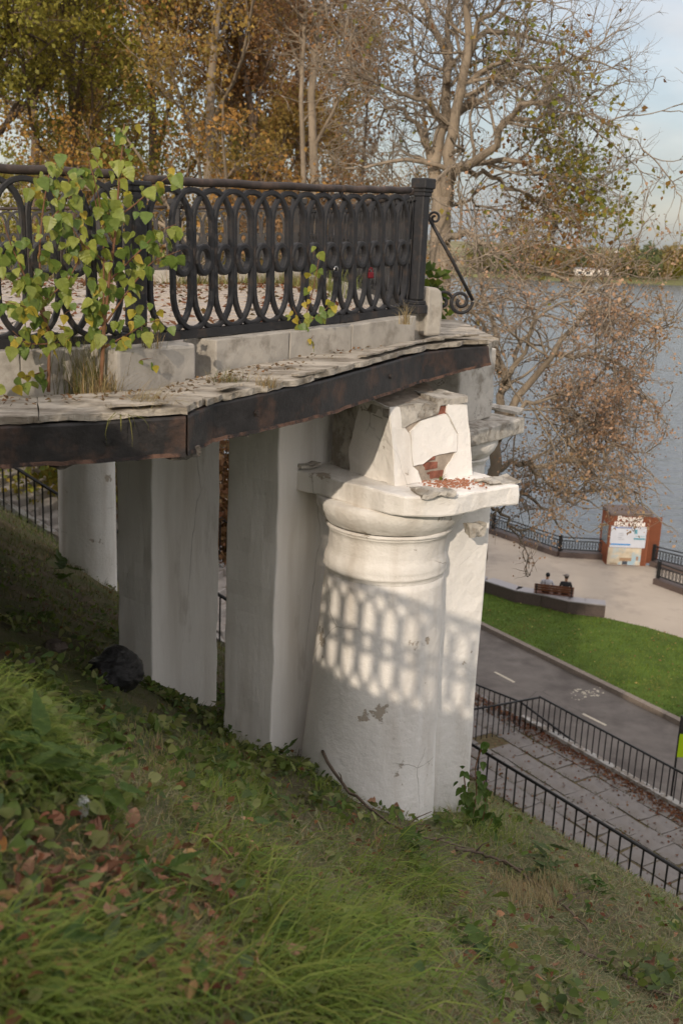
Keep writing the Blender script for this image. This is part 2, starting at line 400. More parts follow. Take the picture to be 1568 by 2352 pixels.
mb = MB(); mb.add([(-1500, -300, ZWAT), (2500, -300, ZWAT), (2500, 4000, ZWAT), (-1500, 4000, ZWAT)], [(0, 1, 2, 3)])
mb.build('river', water())['kind'] = 'structure'
def shore_y(x): return 552 + 0.22 * x + 6 * np.sin(x / 31.0) + 4 * np.sin(x / 11.0 + 1)
xs = np.linspace(-700, 1900, 521); rows = []
for dy, z in ((0, -18.9), (3, -18.1), (9, -17.2), (40, -15.5), (160, -13), (700, -9), (3400, -4)):
    rows.append(np.stack([xs, shore_y(xs) + dy, np.full_like(xs, z)], -1))
V = np.concatenate(rows); nx = len(xs); i = np.arange(len(V)).reshape(len(rows), nx)
F = np.stack([i[:-1, :-1], i[:-1, 1:], i[1:, 1:], i[1:, :-1]], -1).reshape(-1, 4)
FARG = mat('far bank grass and sand', (0.15, 0.15, 0.06), 1, 0.3, 0.02, col2=(0.30, 0.23, 0.15), lo=0.5, hi=0.58, scale2=0.03, bump=0)
link('far_bank', np_mesh('far_bank', V, F), None, FARG, True)['kind'] = 'structure'

# promenade, lawn, road, footpath
prom_edge = [PZ(x, y, ZROAD) for x, y in ((960, 1140), (1130, 1222), (1280, 1274), (1395, 1281), (1510, 1303), (1700, 1345))]
e0, e1 = prom_edge[0], prom_edge[-1]
poly = [nm(ROAD_N1 + 0.1, -52, 0), nm(ROAD_N1 + 0.1, 10, 0), Vector((60, 10, 0)), e1 + Vector((14, -8, 0))] + list(reversed(prom_edge)) + [e0 + Vector((-16, 6, 0)), Vector((-30, 66, 0))]
mb = MB(); mb.prism([(p.x, p.y) for p in poly], -19.5, ZROAD); prom = mb.build('promenade', PROM); prom['kind'] = 'structure'
mb = MB(); mb.prism([tuple(nm(ROAD_N0 - 0.1, -55, 0).xy), tuple(nm(ROAD_N0 - 0.1, 14, 0).xy), tuple(nm(ROAD_N1 + 0.1, 14, 0).xy), tuple(nm(ROAD_N1 + 0.1, -55, 0).xy)], -17, ZROAD - 0.12)
road = mb.build('road', ASPH); road['kind'] = 'structure'
kb = MB(); kb.box((0, 0, 0), (0.98, 0.26, 0.24)); kme = kb.mesh('kerb_stone'); kme.materials.append(KERB)
ang = math.atan2(MV.y, MV.x)
def slot(parent, p, rz): return Matrix.Translation(Vector(p) - root_of(parent)) @ Matrix.Rotation(rz, 4, 'Z')
for k in range(46):
    p = nm(ROAD_N1, -40 + k, ZROAD - 0.05); inst('kerb_stone', kme, road, slot(road, p, ang + random.uniform(-.004, .004)))
for (xa, ya), (xb, yb) in (((1135, 1543), (1181, 1567)), ((1337, 1639), (1391, 1666)), ((975, 1463), (1010, 1481))):
    a, b = PZ(xa, ya, ZROAD - 0.112), PZ(xb, yb, ZROAD - 0.112)
    mb = MB(); d = (b - a).normalized(); s = Vector((-d.y, d.x, 0)) * 0.055
    mb.add([a - s, b - s, b + s, a + s], [(0, 1, 2, 3)]); mb.build('lane_dash', PAINT, road)
g = random.Random(3); mb = MB()
for k in range(46):      # remains of a worn painted bicycle symbol
    if k < 26:
        q = g.uniform(0, 6.28); c0 = (1327, 1597) if k < 14 else (1368, 1588)
        px, py = c0[0] + 17 * math.cos(q), c0[1] + 10 * math.sin(q)
    else: px, py = 1325 + g.uniform(-5, 50), 1588 + g.uniform(-6, 12)
    c = PZ(px, py, ZROAD - 0.112); r = g.uniform(0.02, 0.07)
    mb.add([c + Vector((r * math.cos(a) * g.uniform(.5, 1.4), r * math.sin(a), 0)) for a in (0, 1.2, 2.4, 3.8, 5.1)], [(0, 1, 2, 3, 4)])
mb.build('worn_marking', PAINT, road)
lawn_pts = [PZ(x, y, ZROAD + .05) for x, y in ((1060, 1354), (1110, 1360), (1180, 1384), (1240, 1394), (1300, 1410), (1390, 1420), (1480, 1440), (1568, 1466), (1700, 1510))]
lp = [nm(ROAD_N1 + 0.13, -44, 0), nm(ROAD_N1 + 0.13, 6, 0), Vector((40, 20, 0)), lawn_pts[-1] + Vector((10, -2, 0))] + list(reversed(lawn_pts)) + [Vector((0.5, 55, 0))]
mb = MB(); mb.prism([(p.x, p.y) for p in lp], -16.5, ZROAD + 0.06); lawn = mb.build('lawn', LAWN); lawn['kind'] = 'structure'

mb = MB(); mb.prism([tuple(nm(PATH_N0, -34, 0).xy), tuple(nm(PATH_N0, -4, 0).xy), tuple(nm(PATH_N1, -4, 0).xy), tuple(nm(PATH_N1, -34, 0).xy)], -16.5, ZPATH - 0.03)
path = mb.build('footpath', JOINT); path['kind'] = 'structure'
g = random.Random(11); variants = []
for k in range(6):
    mb = MB(); w, h = 0.80 + g.uniform(-.10, .01), 0.80 + g.uniform(-.10, .01)
    ring = []
    for (sx, sy) in ((-1, -1), (1, -1), (1, 1), (-1, 1)):
        ring.append((sx * w / 2 + g.uniform(-.03, .03), sy * h / 2 + g.uniform(-.03, .03)))
        nx_, ny_ = {(-1, -1): (0, -1), (1, -1): (1, 0), (1, 1): (0, 1), (-1, 1): (-1, 0)}[(sx, sy)]
        ring.append((nx_ * w / 2 + g.uniform(-.03, .02), ny_ * h / 2 + g.uniform(-.03, .02)))
    mb.prism(ring, -0.06, 0.0); me = mb.mesh('paving_stone'); me.materials.append(SLABST); variants.append(me)
for r in range(5):
    for k in range(24):
        if g.random() < 0.012: continue
        p = nm(PATH_N0 + 0.45 + r * 0.82, -26.5 + k * 0.80 + 0.4 * (r % 2), ZPATH + g.uniform(-.012, .012))
        o = inst('paving_stone', g.choice(variants), path, slot(path, p, ang + g.uniform(-.03, .03)) @ Matrix.Rotation(g.uniform(-.015, .015), 4, 'X'))
mb = MB(); a, b = nm(PATH_N1 - 0.05, -23.2, ZPATH - 0.02), nm(PATH_N1 - 0.05, -6, ZPATH - 0.02)
mb.bar(a, b, 0.22, 0.28); roughen(mb.build('edging', WHITEPAINT, path), amp=0.015, sc=5, maxlen=0.3)

# ================================================================== FOLIAGE ENGINES
def frusta(P, R, n=3):
    """P (b, k, 3) polylines, R (b, k): independent n-sided frusta for every segment"""
    A, B = P[:, :-1].reshape(-1, 3), P[:, 1:].reshape(-1, 3); ra, rb = R[:, :-1].ravel(), R[:, 1:].ravel()
    T = B - A; L = np.linalg.norm(T, axis=1, keepdims=True) + 1e-9; T = T / L
    ref = np.where(np.abs(T[:, 2:3]) < 0.9, np.array([[0, 0, 1.0]]), np.array([[1.0, 0, 0]]))
    U = np.cross(T, ref); U /= np.linalg.norm(U, axis=1, keepdims=True); Wv = np.cross(T, U)
    q = np.arange(n) * 2 * np.pi / n
    ring = U[:, None] * np.cos(q)[None, :, None] + Wv[:, None] * np.sin(q)[None, :, None]
    V = np.concatenate([A[:, None] + ring * ra[:, None, None], B[:, None] + ring * rb[:, None, None]], 1)
    m = len(A); base = np.arange(m)[:, None] * 2 * n; j = np.arange(n)
    F = np.stack([base + j, base + (j + 1) % n, base + n + (j + 1) % n, base + n + j], -1).reshape(-1, 4)
    return V.reshape(-1, 3), F
def spawn(P, R, k, L0, L1, ang, nseg, up, rg, jit=0.25, t0=0.25, rmul=0.55, rmin=0.004, relen=True):
    nb, K, _ = P.shape; idx = np.repeat(np.arange(nb), k); t = rg.uniform(t0, 1.0, len(idx)) * (K - 1)
    i = np.minimum(t.astype(int), K - 2); f = (t - i)[:, None]
    p0 = P[idx, i] * (1 - f) + P[idx, i + 1] * f; r0 = (R[idx, i] * (1 - f[:, 0]) + R[idx, i + 1] * f[:, 0]) * rmul
    r0 = np.maximum(r0, rmin)
    T = P[idx, i + 1] - P[idx, i]; T /= np.linalg.norm(T, axis=1, keepdims=True) + 1e-9
    Q = rg.normal(size=T.shape); Q -= T * (Q * T).sum(1, keepdims=True); Q /= np.linalg.norm(Q, axis=1, keepdims=True)
    a = rg.uniform(ang[0], ang[1], (len(idx), 1)); D = T * np.cos(a) + Q * np.sin(a)
    L = rg.uniform(L0, L1, (len(idx), 1)) * (1.15 - 0.5 * (t / (K - 1))[:, None] if relen else 1)
    out = [p0]; p = p0
    for s in range(nseg):
        D = D + rg.normal(size=D.shape) * jit; D[:, 2] += up; D /= np.linalg.norm(D, axis=1, keepdims=True)
        p = p + D * L / nseg; out.append(p)
    Pn = np.stack(out, 1); Rn = r0[:, None] * np.linspace(1, 0.35, nseg + 1)[None]
    return Pn, Rn
def leaf_quads(C, size, rg, colors, droop=0.3, aspect=0.75):
    n = len(C); s = size * rg.uniform(0.4, 1.45, (n, 1))
    D = rg.normal(size=(n, 3)); D[:, 2] -= droop; D /= np.linalg.norm(D, axis=1, keepdims=True)
    Q = rg.normal(size=(n, 3)); Q -= D * (Q * D).sum(1, keepdims=True); Q /= np.linalg.norm(Q, axis=1, keepdims=True)
    N_ = np.cross(D, Q) * 0.12
    V = np.stack([C, C + D * s * 0.45 + (Q * aspect * 0.5 + N_) * s, C + D * s, C + D * s * 0.45 + (-Q * aspect * 0.5 + N_) * s], 1).reshape(-1, 3)
    F = np.arange(4 * n).reshape(n, 4)
    return V, F, np.repeat(colors, 4, 0)
def palette(n, cols, rg, spread=0.18):
    cols = np.array([c[:3] for c in cols]); w = np.array([1.0] * len(cols)); w /= w.sum()
    c = cols[rg.choice(len(cols), n, p=w)]; return np.clip(c * rg.uniform(1 - spread, 1 + spread, (n, 1)) * rg.uniform(0.93, 1.07, (n, 3)), 0, 1)
def poly_np(pts, K=10):
    """resample a smooth polyline to K points"""
    p = np.array([tuple(q) for q in pts], float); d = np.r_[0, np.cumsum(np.linalg.norm(np.diff(p, axis=0), axis=1))]
    u = np.linspace(0, d[-1], K * 3); q = np.stack([np.interp(u, d, p[:, k]) for k in range(3)], 1)
    for _ in range(4): q[1:-1] = (q[:-2] + 2 * q[1:-1] + q[2:]) / 4
    return q[np.linspace(0, len(q) - 1, K).astype(int)]

def finish_tree(root, limbs, gens, bark, C, colors, lsize, rg, droop=0.3):
    V, F = [], []
    k = 0
    mbt = MB()
    for P, R in limbs: mbt.tube([Vector(p) for p in P], list(R), 9)
    base = np.array(root.location)
    v0 = np.array([tuple(p) for p in mbt.v]) - base
    me = bpy.data.meshes.new('trunk'); me.from_pydata([tuple(p) for p in v0], [], mbt.f); me.update()
    link('trunk', me, root, bark, True)
    for P, R, n in gens:
        v, f = frusta(P, R, n); V.append(v); F.append(f + k); k += len(v)
    link('branches', np_mesh('branches', np.concatenate(V) - base, np.concatenate(F)), root, bark, True)
    if C is not None and len(C):
        v, f, c = leaf_quads(C, lsize, rg, colors, droop)
        link('crown', np_mesh('crown', v - base, f, c), root, LEAF)

def tree(name, loc, H, r, cols, label, nleaf, seed, lsize=0.11, group=None, lean=(0, 0), lowest=0.18, spreadx=0.30, forks=1, bark=BARK_D, twig=1.0, ltop=0.95, cat='tree'):
    rg = np.random.default_rng(seed); loc = Vector(loc)
    root = thing(name, loc, label, cat, group)
    limbs = []
    K = 12; u = np.linspace(0, 1, K)
    for k in range(forks):
        off = 0 if k == 0 else 1
        wob = np.cumsum(rg.normal(size=(K, 2)) * H * 0.006, 0)
        P = np.stack([loc.x + lean[0] * u + wob[:, 0] + off * u * rg.uniform(-.10, .10) * H, loc.y + lean[1] * u + wob[:, 1] + off * u * rg.uniform(-.05, .05) * H, loc.z + u * H * rg.uniform(.92, 1)], -1)
        limbs.append((P, r * (1 - 0.93 * u ** 0.9) * (1 if k == 0 else .7) + 0.012))
    P0 = np.stack([p for p, _ in limbs]); R0 = np.stack([q for _, q in limbs])
    g1 = spawn(P0, R0, int(26 / forks ** .5), H * spreadx * 0.55, H * spreadx, (0.6, 1.15), 7, 0.06, rg, 0.16, lowest, 0.5, 0.02)
    g2 = spawn(*g1, 7, H * spreadx * 0.22, H * spreadx * 0.42, (0.4, 1.0), 5, 0.03, rg, 0.22, 0.2, 0.55, 0.010)
    g3 = spawn(*g2, int(7 * twig), 0.5, 1.3, (0.3, 1.0), 4, -0.02, rg, 0.28, 0.1, 0.6, 0.006)
    C = None; cc = None
    if nleaf:
        b = rg.integers(0, len(g3[0]), nleaf); s = rg.integers(1, 5, nleaf)
        nleaf = nleaf
        keep = g3[0][b, s] + rg.normal(size=(nleaf, 3)) * 0.12
        # leaf colour drifts from branch to branch, with the season further along on some limbs
        br = b // int(7 * twig) // 7
        tone = rg.random(br.max() + 1)[br] * 0.75 + rg.random(nleaf) * 0.25
        ca = np.array([c[:3] for c in cols]); x = tone * (len(ca) - 1); i0 = np.minimum(x.astype(int), len(ca) - 2); fr = (x - i0)[:, None]
        cc = (ca[i0] * (1 - fr) + ca[i0 + 1] * fr) * rg.uniform(0.7, 1.25, (nleaf, 1))
        C = keep
    finish_tree(root, limbs, [(*g1, 5), (*g2, 4), (*g3, 3)], bark, C, cc, lsize, rg)
    return root

# ================================================================== TERRACE
from mathutils import noise as MN
def lerp(a, b, t): return a + (b - a) * t
def zslab(x, y):            # the terrace has settled: it falls gently to the left
    return -0.765 + 0.055 * max(-2.4, min(x, 1.1)) - 0.004 * (y - 6)
ter = thing('terrace', (-2.0, 10.0, -1.1), 'settled viewing terrace with crumbling stone edge on rusty steel beam', 'terrace')
edge = [Vector((-9.0, 4.55, 0)), Vector((-4.9, 4.12, 0)), Vector((-2.35, 4.25, 0))]
for x, y in ((0, 974), (200, 966), (430, 951)): edge.append(PZ(x, y, -.87 + x / 430 * .04))
for x, y, z in ((490, 924, -.82), (600, 901, -.80), (735, 872, -.78), (860, 838, -.765), (970, 807, -.75), (1060, 796, -.745), (1120, 792, -.74)): edge.append(PZ(x, y, z))
for e in edge: e.z = (zslab(e.x, e.y) if e.z == 0 else e.z) + .030
cornerR = [Vector((1.16, 8.35, -.74)), Vector((1.02, 10.2, -.75)), Vector((0.7, 12.8, -.76)), Vector((-0.6, 16.4, -.78)), Vector((-5, 17.0, -.95)), Vector((-9, 16.6, -.95))]
ring = edge + cornerR
# slab: set a little behind the coping edge
cen = Vector((-3, 10, 0))
def inset(p, d):
    v = (cen - p); v.z = 0; v.normalize(); return p + v * d
mb = MB(); r2 = [inset(p, 0.05) for p in ring]
mb.prism([(p.x, p.y) for p in r2], [p.z - 0.21 for p in r2], [p.z - 0.035 for p in r2]); mb.build('slab', mat('whitewashed soffit', (.58, .55, .50), .95, .15, 3, col2=(.25, .22, .19), lo=.5, hi=.65, scale2=2.5, bump=.6), ter)
# hanging lumps of concrete under the edge
g = random.Random(4)
for k in range(30):
    a = edge[2 + k * 9 // 30]; b = edge[3 + k * 9 // 30]; p = inset(lerp(a, b, g.random()), g.uniform(.06, .16)); 
    mb = MB(); mb.box((p.x, p.y, p.z - 0.22), (g.uniform(.1, .28), g.uniform(.05, .1), g.uniform(.03, .07)), g.uniform(.6, 1.2))
    if k % 3 == 0: roughen(mb.build('concrete_lump', CONCDARK, ter), amp=0.02, sc=7, seed=k, maxlen=.05)
# coping stones along the edge, broken
cuts = [0, 1.0, 2.0, 3.45, 4.98, 5.7, 7.9, 9.6, 12.0]
def on_edge(t):
    i = min(int(t), len(edge) - 2); return lerp(edge[i], edge[i + 1], t - i)
for k in range(len(cuts) - 1):
    t0, t1 = cuts[k], cuts[k + 1]; n = 25
    outer = []; 
    for j in range(n):
        t = lerp(t0 + 0.003, t1 - 0.003, j / (n - 1)); p = on_edge(t)
        q = MN.noise(Vector((t * 3.1, 0, 0))) * 0.03 + MN.noise(Vector((t * 11.1, 3, 0))) * 0.018 + MN.noise(Vector((t * 31, 3, 0))) * 0.008
        outer.append(inset(p, -0.012 + q + (0.03 if k == 4 else 0)))
    dep = 0.52 if k < 6 else 0.45
    inner = [inset(p, dep) for p in (outer[-1], outer[0])]
    poly = [(p.x, p.y) for p in outer + inner]
    tilt = g.uniform(-.003, .003)
    zt = [p.z + tilt + (0.012 if k >= 6 else 0.0) for p in outer] + [inner[0].z + 0.012 + tilt, inner[1].z + 0.012 + tilt]
    zb = [z - 0.030 for z in zt]
    mb = MB(); mb.prism(poly, zb, zt); o = mb.build('coping_stone', COPING, ter); roughen(o, amp=0.007, sc=9, seed=k, maxlen=.08)
for k, (ta, tb, wid, hgt) in enumerate(((7.6, 8.3, .13, .012), (8.8, 10.5, .12, .022), (10.2, 11.6, .16, .030), (6.15, 6.6, .12, .010), (4.2, 4.8, .16, .010))):   # thin layers split off the coping
    n = 14; o_ = [inset(on_edge(lerp(ta, tb, q / (n - 1))), -.008 + .014 * MN.noise(Vector((q * 1.3, k * 7.0, 0)))) for q in range(n)]
    in_ = [inset(on_edge(lerp(tb, ta, q / (n - 1))), wid * (.55 + .45 * math.sin(math.pi * q / (n - 1))) + .03 * MN.noise(Vector((q * 1.7, k * 5.0, 2)))) for q in range(n)]
    pl = o_ + in_; zt = [p.z + .012 + hgt * (1 if q < n else .35) + (.012 if k > 0 else 0) for q, p in enumerate(pl)]
    mb = MB(); mb.prism([(p.x, p.y) for p in pl], [z - .011 for z in zt], zt); roughen(mb.build('stone_flake', COPING, ter), amp=0.005, sc=9, seed=40 + k, maxlen=.07)
cp = [edge[-1], cornerR[0], cornerR[1], inset(cornerR[1], .6), inset(cornerR[0], .75), inset(edge[-1], .47)]
for a_, b_ in ((0, 1), (1, 2)):
    q = [cp[a_], cp[b_], cp[5 - b_], cp[5 - a_]]; mb = MB(); mb.prism([(p.x, p.y) for p in q], -.775, [-.728, -.732, -.722, -.720]); roughen(mb.build('coping_stone', COPING, ter), amp=.008, sc=8, seed=70 + a_, maxlen=.09)
# steel fascia beam in lengths, its bottom lip bent and rusted
def beam(ts, name, flare=0.0):
    V, Fc, rim = [], [], []
    n = len(ts)
    for i, t in enumerate(ts):
        p = on_edge(t); h = 0.176 + 0.018 * min(1, max(0, (t - 6) / 2)) - 0.07 * max(0, (t - 10.2) / 1.8)
        out = flare * max(0, (t - 10.5)) ** 2
        wv = MN.noise(Vector((t * 5, 9, 0))) * 0.008 + MN.noise(Vector((t * 17, 2, 0))) * 0.004
        prof = [(0.075, -.035), (0.0, -.038), (-0.006, -.05), (-0.004 - out * .5, -.05 - h * .5), (-0.004 - out, -.05 - h + .018 + wv), (-.012 - out, -.05 - h + wv), (0.06 - out, -.05 - h - .004 + wv), (0.06 - out, -.04 - h + wv), (0.012, -.045 - h + .03), (0.012, -.048)]
        for d, z in prof:
            q = inset(p, d); V.append(Vector((q.x, q.y, p.z + z)))
    m = 10
    for i in range(n - 1):
        for j in range(m): Fc.append((i * m + j, i * m + (j + 1) % m, (i + 1) * m + (j + 1) % m, (i + 1) * m + j))
    Fc.append(tuple(range(m))); Fc.append(tuple((n - 1) * m + j for j in reversed(range(m))))
    mbx = MB(); mbx.add(V, Fc); o = mbx.build(name, BEAM, ter)
    o.data.materials.append(RUST)
    for p_ in o.data.polygons:
        j = p_.index % m
        if p_.index < (n - 1) * m and j in (4, 5): p_.material_index = 1
    return o
beam(list(np.linspace(0.2, 4.985, 60)), 'steel_beam')
beam(list(np.linspace(5.02, 12.0, 110)), 'steel_beam', 0.012)
for t in (6.9, 4.2, 2.9, 9.3):
    p = inset(on_edge(t), -0.006); d = (on_edge(t + .1) - on_edge(t)).normalized(); nrm = Vector((d.y, -d.x, 0))
    mb = MB(); mb.tube([p + Vector((0, 0, -.13)) - nrm * .01, p + Vector((0, 0, -.13)) + nrm * .014], .017, 6); mb.build('bolt', BEAM, ter)
# floor inside the kerb
Fl = [Vector((-9, 5.6, 0)), Vector((-2.2, 5.1, 0)), Vector((-1.1, 5.8, 0)), Vector((0.4, 7.7, 0)), Vector((.42, 9.5, 0)), Vector((0.0, 12.6, 0)), Vector((-.9, 15.6, 0)), Vector((-9, 15.9, 0))]
FlR = [Vector((-2.4, 5.11, 0))] + Fl[1:7] + [Vector((-2.4, 15.66, 0))]; FlL = [Fl[0], FlR[0], FlR[-1], Fl[7]]
for f_ in (FlR, FlL):
    mb = MB(); mb.prism([(p.x, p.y) for p in f_], -1.05, [zslab(p.x, p.y) + 0.160 for p in f_]); mb.build('floor', JOINT, ter)
g = random.Random(21); pv = []
for k in range(5):
    mb = MB(); w, h = 0.28 + g.uniform(-.03, .03), 0.185 + g.uniform(-.02, .01)
    mb.prism([(sx * w / 2 + g.uniform(-.012, .012), sy * h / 2 + g.uniform(-.012, .012)) for sx, sy in ((-1, -1), (1, -1), (1, 1), (-1, 1))], -0.03, 0.012)
    me = mb.mesh('paving_stone'); me.materials.append(PAVER); pv.append(me)
def inside(p, poly):
    c = False
    for i in range(len(poly)):
        a, b = poly[i], poly[i - 1]
        if (a.y > p.y) != (b.y > p.y) and p.x < (b.x - a.x) * (p.y - a.y) / (b.y - a.y) + a.x: c = not c
    return c
cand = []
for r in range(60):
    for k in range(60):
        u, v = -3.6 + k * .31 + .15 * (r % 2), 5.4 + r * .21
        c_, s_ = math.cos(.10), math.sin(.10)
        x, y = u * c_ - (v - 7) * s_, u * s_ + (v - 7) * c_ + 7
        p = Vector((x, y, 0))
        if inside(p, Fl) and x > -.36 * y and g.random() > .04: cand.append((y, p))
cand.sort(key=lambda q: q[0])
for y, p in cand[:295]:
    p.z = zslab(p.x, p.y) + 0.167 + g.uniform(-.006, .008)
    inst('paving_stone', g.choice(pv), ter, slot(ter, p, .10 + g.uniform(-.03, .03)) @ Matrix.Rotation(g.uniform(-.02, .02), 4, 'X'))
v, f = [], []
mbp = MB()
for y, p in cand[295:]:
    mbp.box((p.x, p.y, zslab(p.x, p.y) + 0.167), (.27, .175, .03), .10 + g.uniform(-.03, .03))
o = mbp.build('far_paving', PAVER, ter); o['kind'] = 'stuff'

# railing line
post0 = Vector((-2.2, 4.98, -.625)); post1 = Vector((-1.125, 5.66, -.605))
A0 = PY(345, 787, 5.74); A1 = PY(773, 742, 7.0); B1 = PY(931, 722, 7.6); endp = PY(949, 720, 7.68)
Lm1 = Vector((-4.9, 4.86, -.66)); RC = Vector((0.02, 12.2, -.52)); F0 = Vector((-0.75, 14.9, -.50)); F1 = Vector((-2.45, 15.15, -.57)); F2 = Vector((-5.6, 15.4, -.72)); F3 = Vector((-9, 15.5, -.8))
def kerb(a, b, w, ztop_a, ztop_b, zbot, off=0.0, name='curb_stone', seed=0):
    d = Vector((b.x - a.x, b.y - a.y, 0)).normalized(); s = Vector((d.y, -d.x, 0))
    p = [a + s * (w / 2 + off), b + s * (w / 2 + off), b - s * (w / 2 - off), a - s * (w / 2 - off)]
    mb = MB(); mb.prism([(q.x, q.y) for q in p], zbot, [ztop_a, ztop_b, ztop_b, ztop_a])
    o = mb.build(name, CONC, ter, bevel=0.007); roughen(o, amp=0.007, sc=5, seed=seed, maxlen=.12); return o
def zb(p): return zslab(p.x, p.y) - 0.02
kerb(Lm1 + (Lm1 - post0) * .6, Lm1, .22, Lm1.z, Lm1.z, -1, seed=1); kerb(Lm1, post0, .22, Lm1.z, post0.z, -1, seed=2)
kerb(post0, lerp(post0, post1, .5), .22, post0.z, post0.z + .01, -1, seed=3); kerb(lerp(post0, post1, .503), lerp(post0, post1, .86), .22, post0.z + .01, post1.z, -1, seed=4)
blk = lerp(post0, post1, .865), lerp(post1, A1, .2)
dA = (A1 - A0); dA.z = 0; dA.normalize(); sA = Vector((dA.y, -dA.x, 0))
# post block: a plain stone standing proud of the kerb
bl = PZ(272, 910, zslab(-1.1, 5.4)); br = PZ(452, 878, zslab(-.75, 5.7)); 
back = Vector((-sA.x, -sA.y, 0)) * .42
mb = MB(); q = [bl, br, br + back, bl + back]; mb.prism([(p.x, p.y) for p in q], -1.0, [-.60, -.595, -.59, -.6]); o = mb.build('post_block', CONC, ter, bevel=.02); roughen(o, amp=.008, sc=4, seed=9, maxlen=.1)
ka = lerp(A0, A1, .22)
ks = [.225, .62, 1.0]
for j in range(2): kerb(lerp(A0, A1, ks[j] + .003), lerp(A0, A1, ks[j + 1] - .003), .26, lerp(A0, A1, ks[j]).z - .002, lerp(A0, A1, ks[j + 1]).z - .002, -.98, seed=10 + j)
kerb(lerp(A1, B1, .004), lerp(A1, B1, .93), .26, A1.z - .002, B1.z, -.98, seed=14)
eb = [PZ(915, 790, -.74), PZ(1007, 786, -.74)]
back = Vector((-.12, .46, 0)); mb = MB(); q = [eb[0], eb[1], eb[1] + back, eb[0] + back]
mb.prism([(p.x, p.y) for p in q], -.98, -.525); o = mb.build('post_block', CONC, ter, bevel=.02); roughen(o, amp=.006, sc=5, seed=17, maxlen=.1)
kerb(endp + Vector((0, .35, 0)), RC, .24, -.525, RC.z, -1.0, seed=15); kerb(RC, F0, .24, RC.z, F0.z, -1.0, seed=16)
for a, b in ((F0, F1), (F1, F2), (F2, F3)): kerb(a, b, .24, a.z, b.z, -1.05, seed=int(a.x * 7) % 30)

# ---- cast-iron railing
def sweep_loop(loop, w, d, closed=True):
    """flat bar of in-plane width w and depth d along a loop of (x, z)"""
    n = len(loop); mb = MB(); V = []
    for i in range(n):
        a = loop[i - 1] if closed or i else loop[0]; b = loop[(i + 1) % n] if closed or i < n - 1 else loop[-1]
        t = Vector((b[0] - a[0], b[1] - a[1])); t.normalize(); s = Vector((t.y, -t.x))
        x, z = loop[i]
        for k, y in ((1, -d * .32), (.55, -d / 2), (-.55, -d / 2), (-1, -d * .32), (-1, d / 2), (1, d / 2)):
            V.append((x + s.x * w / 2 * k, y, z + s.y * w / 2 * k))
    Fc = []
    for i in range(n if closed else n - 1):
        for j in range(6):
            a, b = i * 6 + j, i * 6 + (j + 1) % 6; c, e = ((i + 1) % n) * 6 + (j + 1) % 6, ((i + 1) % n) * 6 + j
            Fc.append((a, b, c, e))
    if not closed: Fc += [tuple(range(6)), tuple((n - 1) * 6 + j for j in reversed(range(6)))]
    mb.add(V, Fc); return mb
def oval_pts(a, z0, z1, ht, hb, n=9, half=0):
    top = [(a * math.cos(t), z1 - ht + ht * math.sin(t)) for t in np.linspace(0, math.pi, 2 * n)]
    bot = [(a * math.cos(t), z0 + hb + hb * math.sin(t)) for t in np.linspace(math.pi, 2 * math.pi, 2 * n)]
    pts = top + bot
    if half > 0: return [p for p in bot if p[0] >= -1e-6] + [p for p in top if p[0] >= -1e-6]
    if half < 0: return [p for p in top if p[0] <= 1e-6] + [p for p in bot if p[0] <= 1e-6]
    return pts
def railing(p0, p1, h, nb, label, group=None, fine=True, skip=()):
    d = (p1 - p0); L = d.length; X = d.normalized(); Y = Vector((-X.y, X.x, 0)).normalized(); Z = X.cross(Y)
    root = bpy.data.objects.new('iron_railing_panel', None); COL.objects.link(root); tag(root, label, 'railing', group)
    root.matrix_world = Matrix.Translation(p0) @ Matrix((X, Y, Z)).transposed().to_4x4()
    s = L / nb; a = s - 0.013; z0, z1 = 0.052, h - 0.062; k = 8 if fine else 5
    w = .029
    full = sweep_loop(oval_pts(a, z0, z1, .17, .20, k), w, .026).mesh('oval'); full.materials.append(IRON)
    right = sweep_loop(oval_pts(a, z0, z1, .17, .20, k, 1), w, .032, False).mesh('half_oval'); right.materials.append(IRON)
    left = sweep_loop(oval_pts(a, z0, z1, .17, .20, k, -1), w, .032, False).mesh('half_oval'); left.materials.append(IRON)
    rp = []
    for t in np.linspace(0, 2 * math.pi, 18 if fine else 10, endpoint=False):
        rp.append((min(.052, s / 2 - .022) * math.cos(t), h * .5 + .067 * math.sin(t) * (1.12 if math.sin(t) < -.8 else 1)))
    ringm = sweep_loop(rp, .034, .036).mesh('ring'); ringm.materials.append(IRON)
    for me in (full, right, left, ringm): me.polygons.foreach_set('use_smooth', np.zeros(len(me.polygons), bool))
    for i in range(nb + 1):
        me = right if i == 0 else left if i == nb else full
        if i in skip: continue
        inst('oval', me, root, Matrix.Translation((i * s, .0022 if i % 2 else -.0022, 0)))
        if i < nb: inst('ring', ringm, root, Matrix.Translation(((i + .5) * s, -.004, 0)))
    mb = MB(); mb.box((L / 2, 0, .026), (L, .055, .046)); link('bottom_rail', mb.mesh('bottom_rail'), root, IRON)
    mb = MB(); hp = []
    for i in range(13): hp.append(Vector((L * i / 12, 0, h - .022 + .003 * math.sin(i * 1.7))))
    mb.tube(hp, .0235, 10); hro = link('handrail', mb.mesh('handrail'), root, IRON_R, True)
    for i in range(0, nb + 1, 3):
        mb = MB(); mb.box((min(max(i * s, .02), L - .02), 0, h - .052), (.022, .02, .034)); link('lug', mb.mesh('lug'), hro, IRON)
    return root
H = 0.855
railing(lerp(Lm1, post0, -.35), lerp(Lm1, post0, .96), H + .03, 22, 'black interlaced-oval railing panel beyond the left end of the terrace front')
railing(lerp(post0, post1, .06), lerp(post0, post1, .95), H + .02, 7, 'black interlaced-oval railing panel behind the birch sapling, leftmost in view')
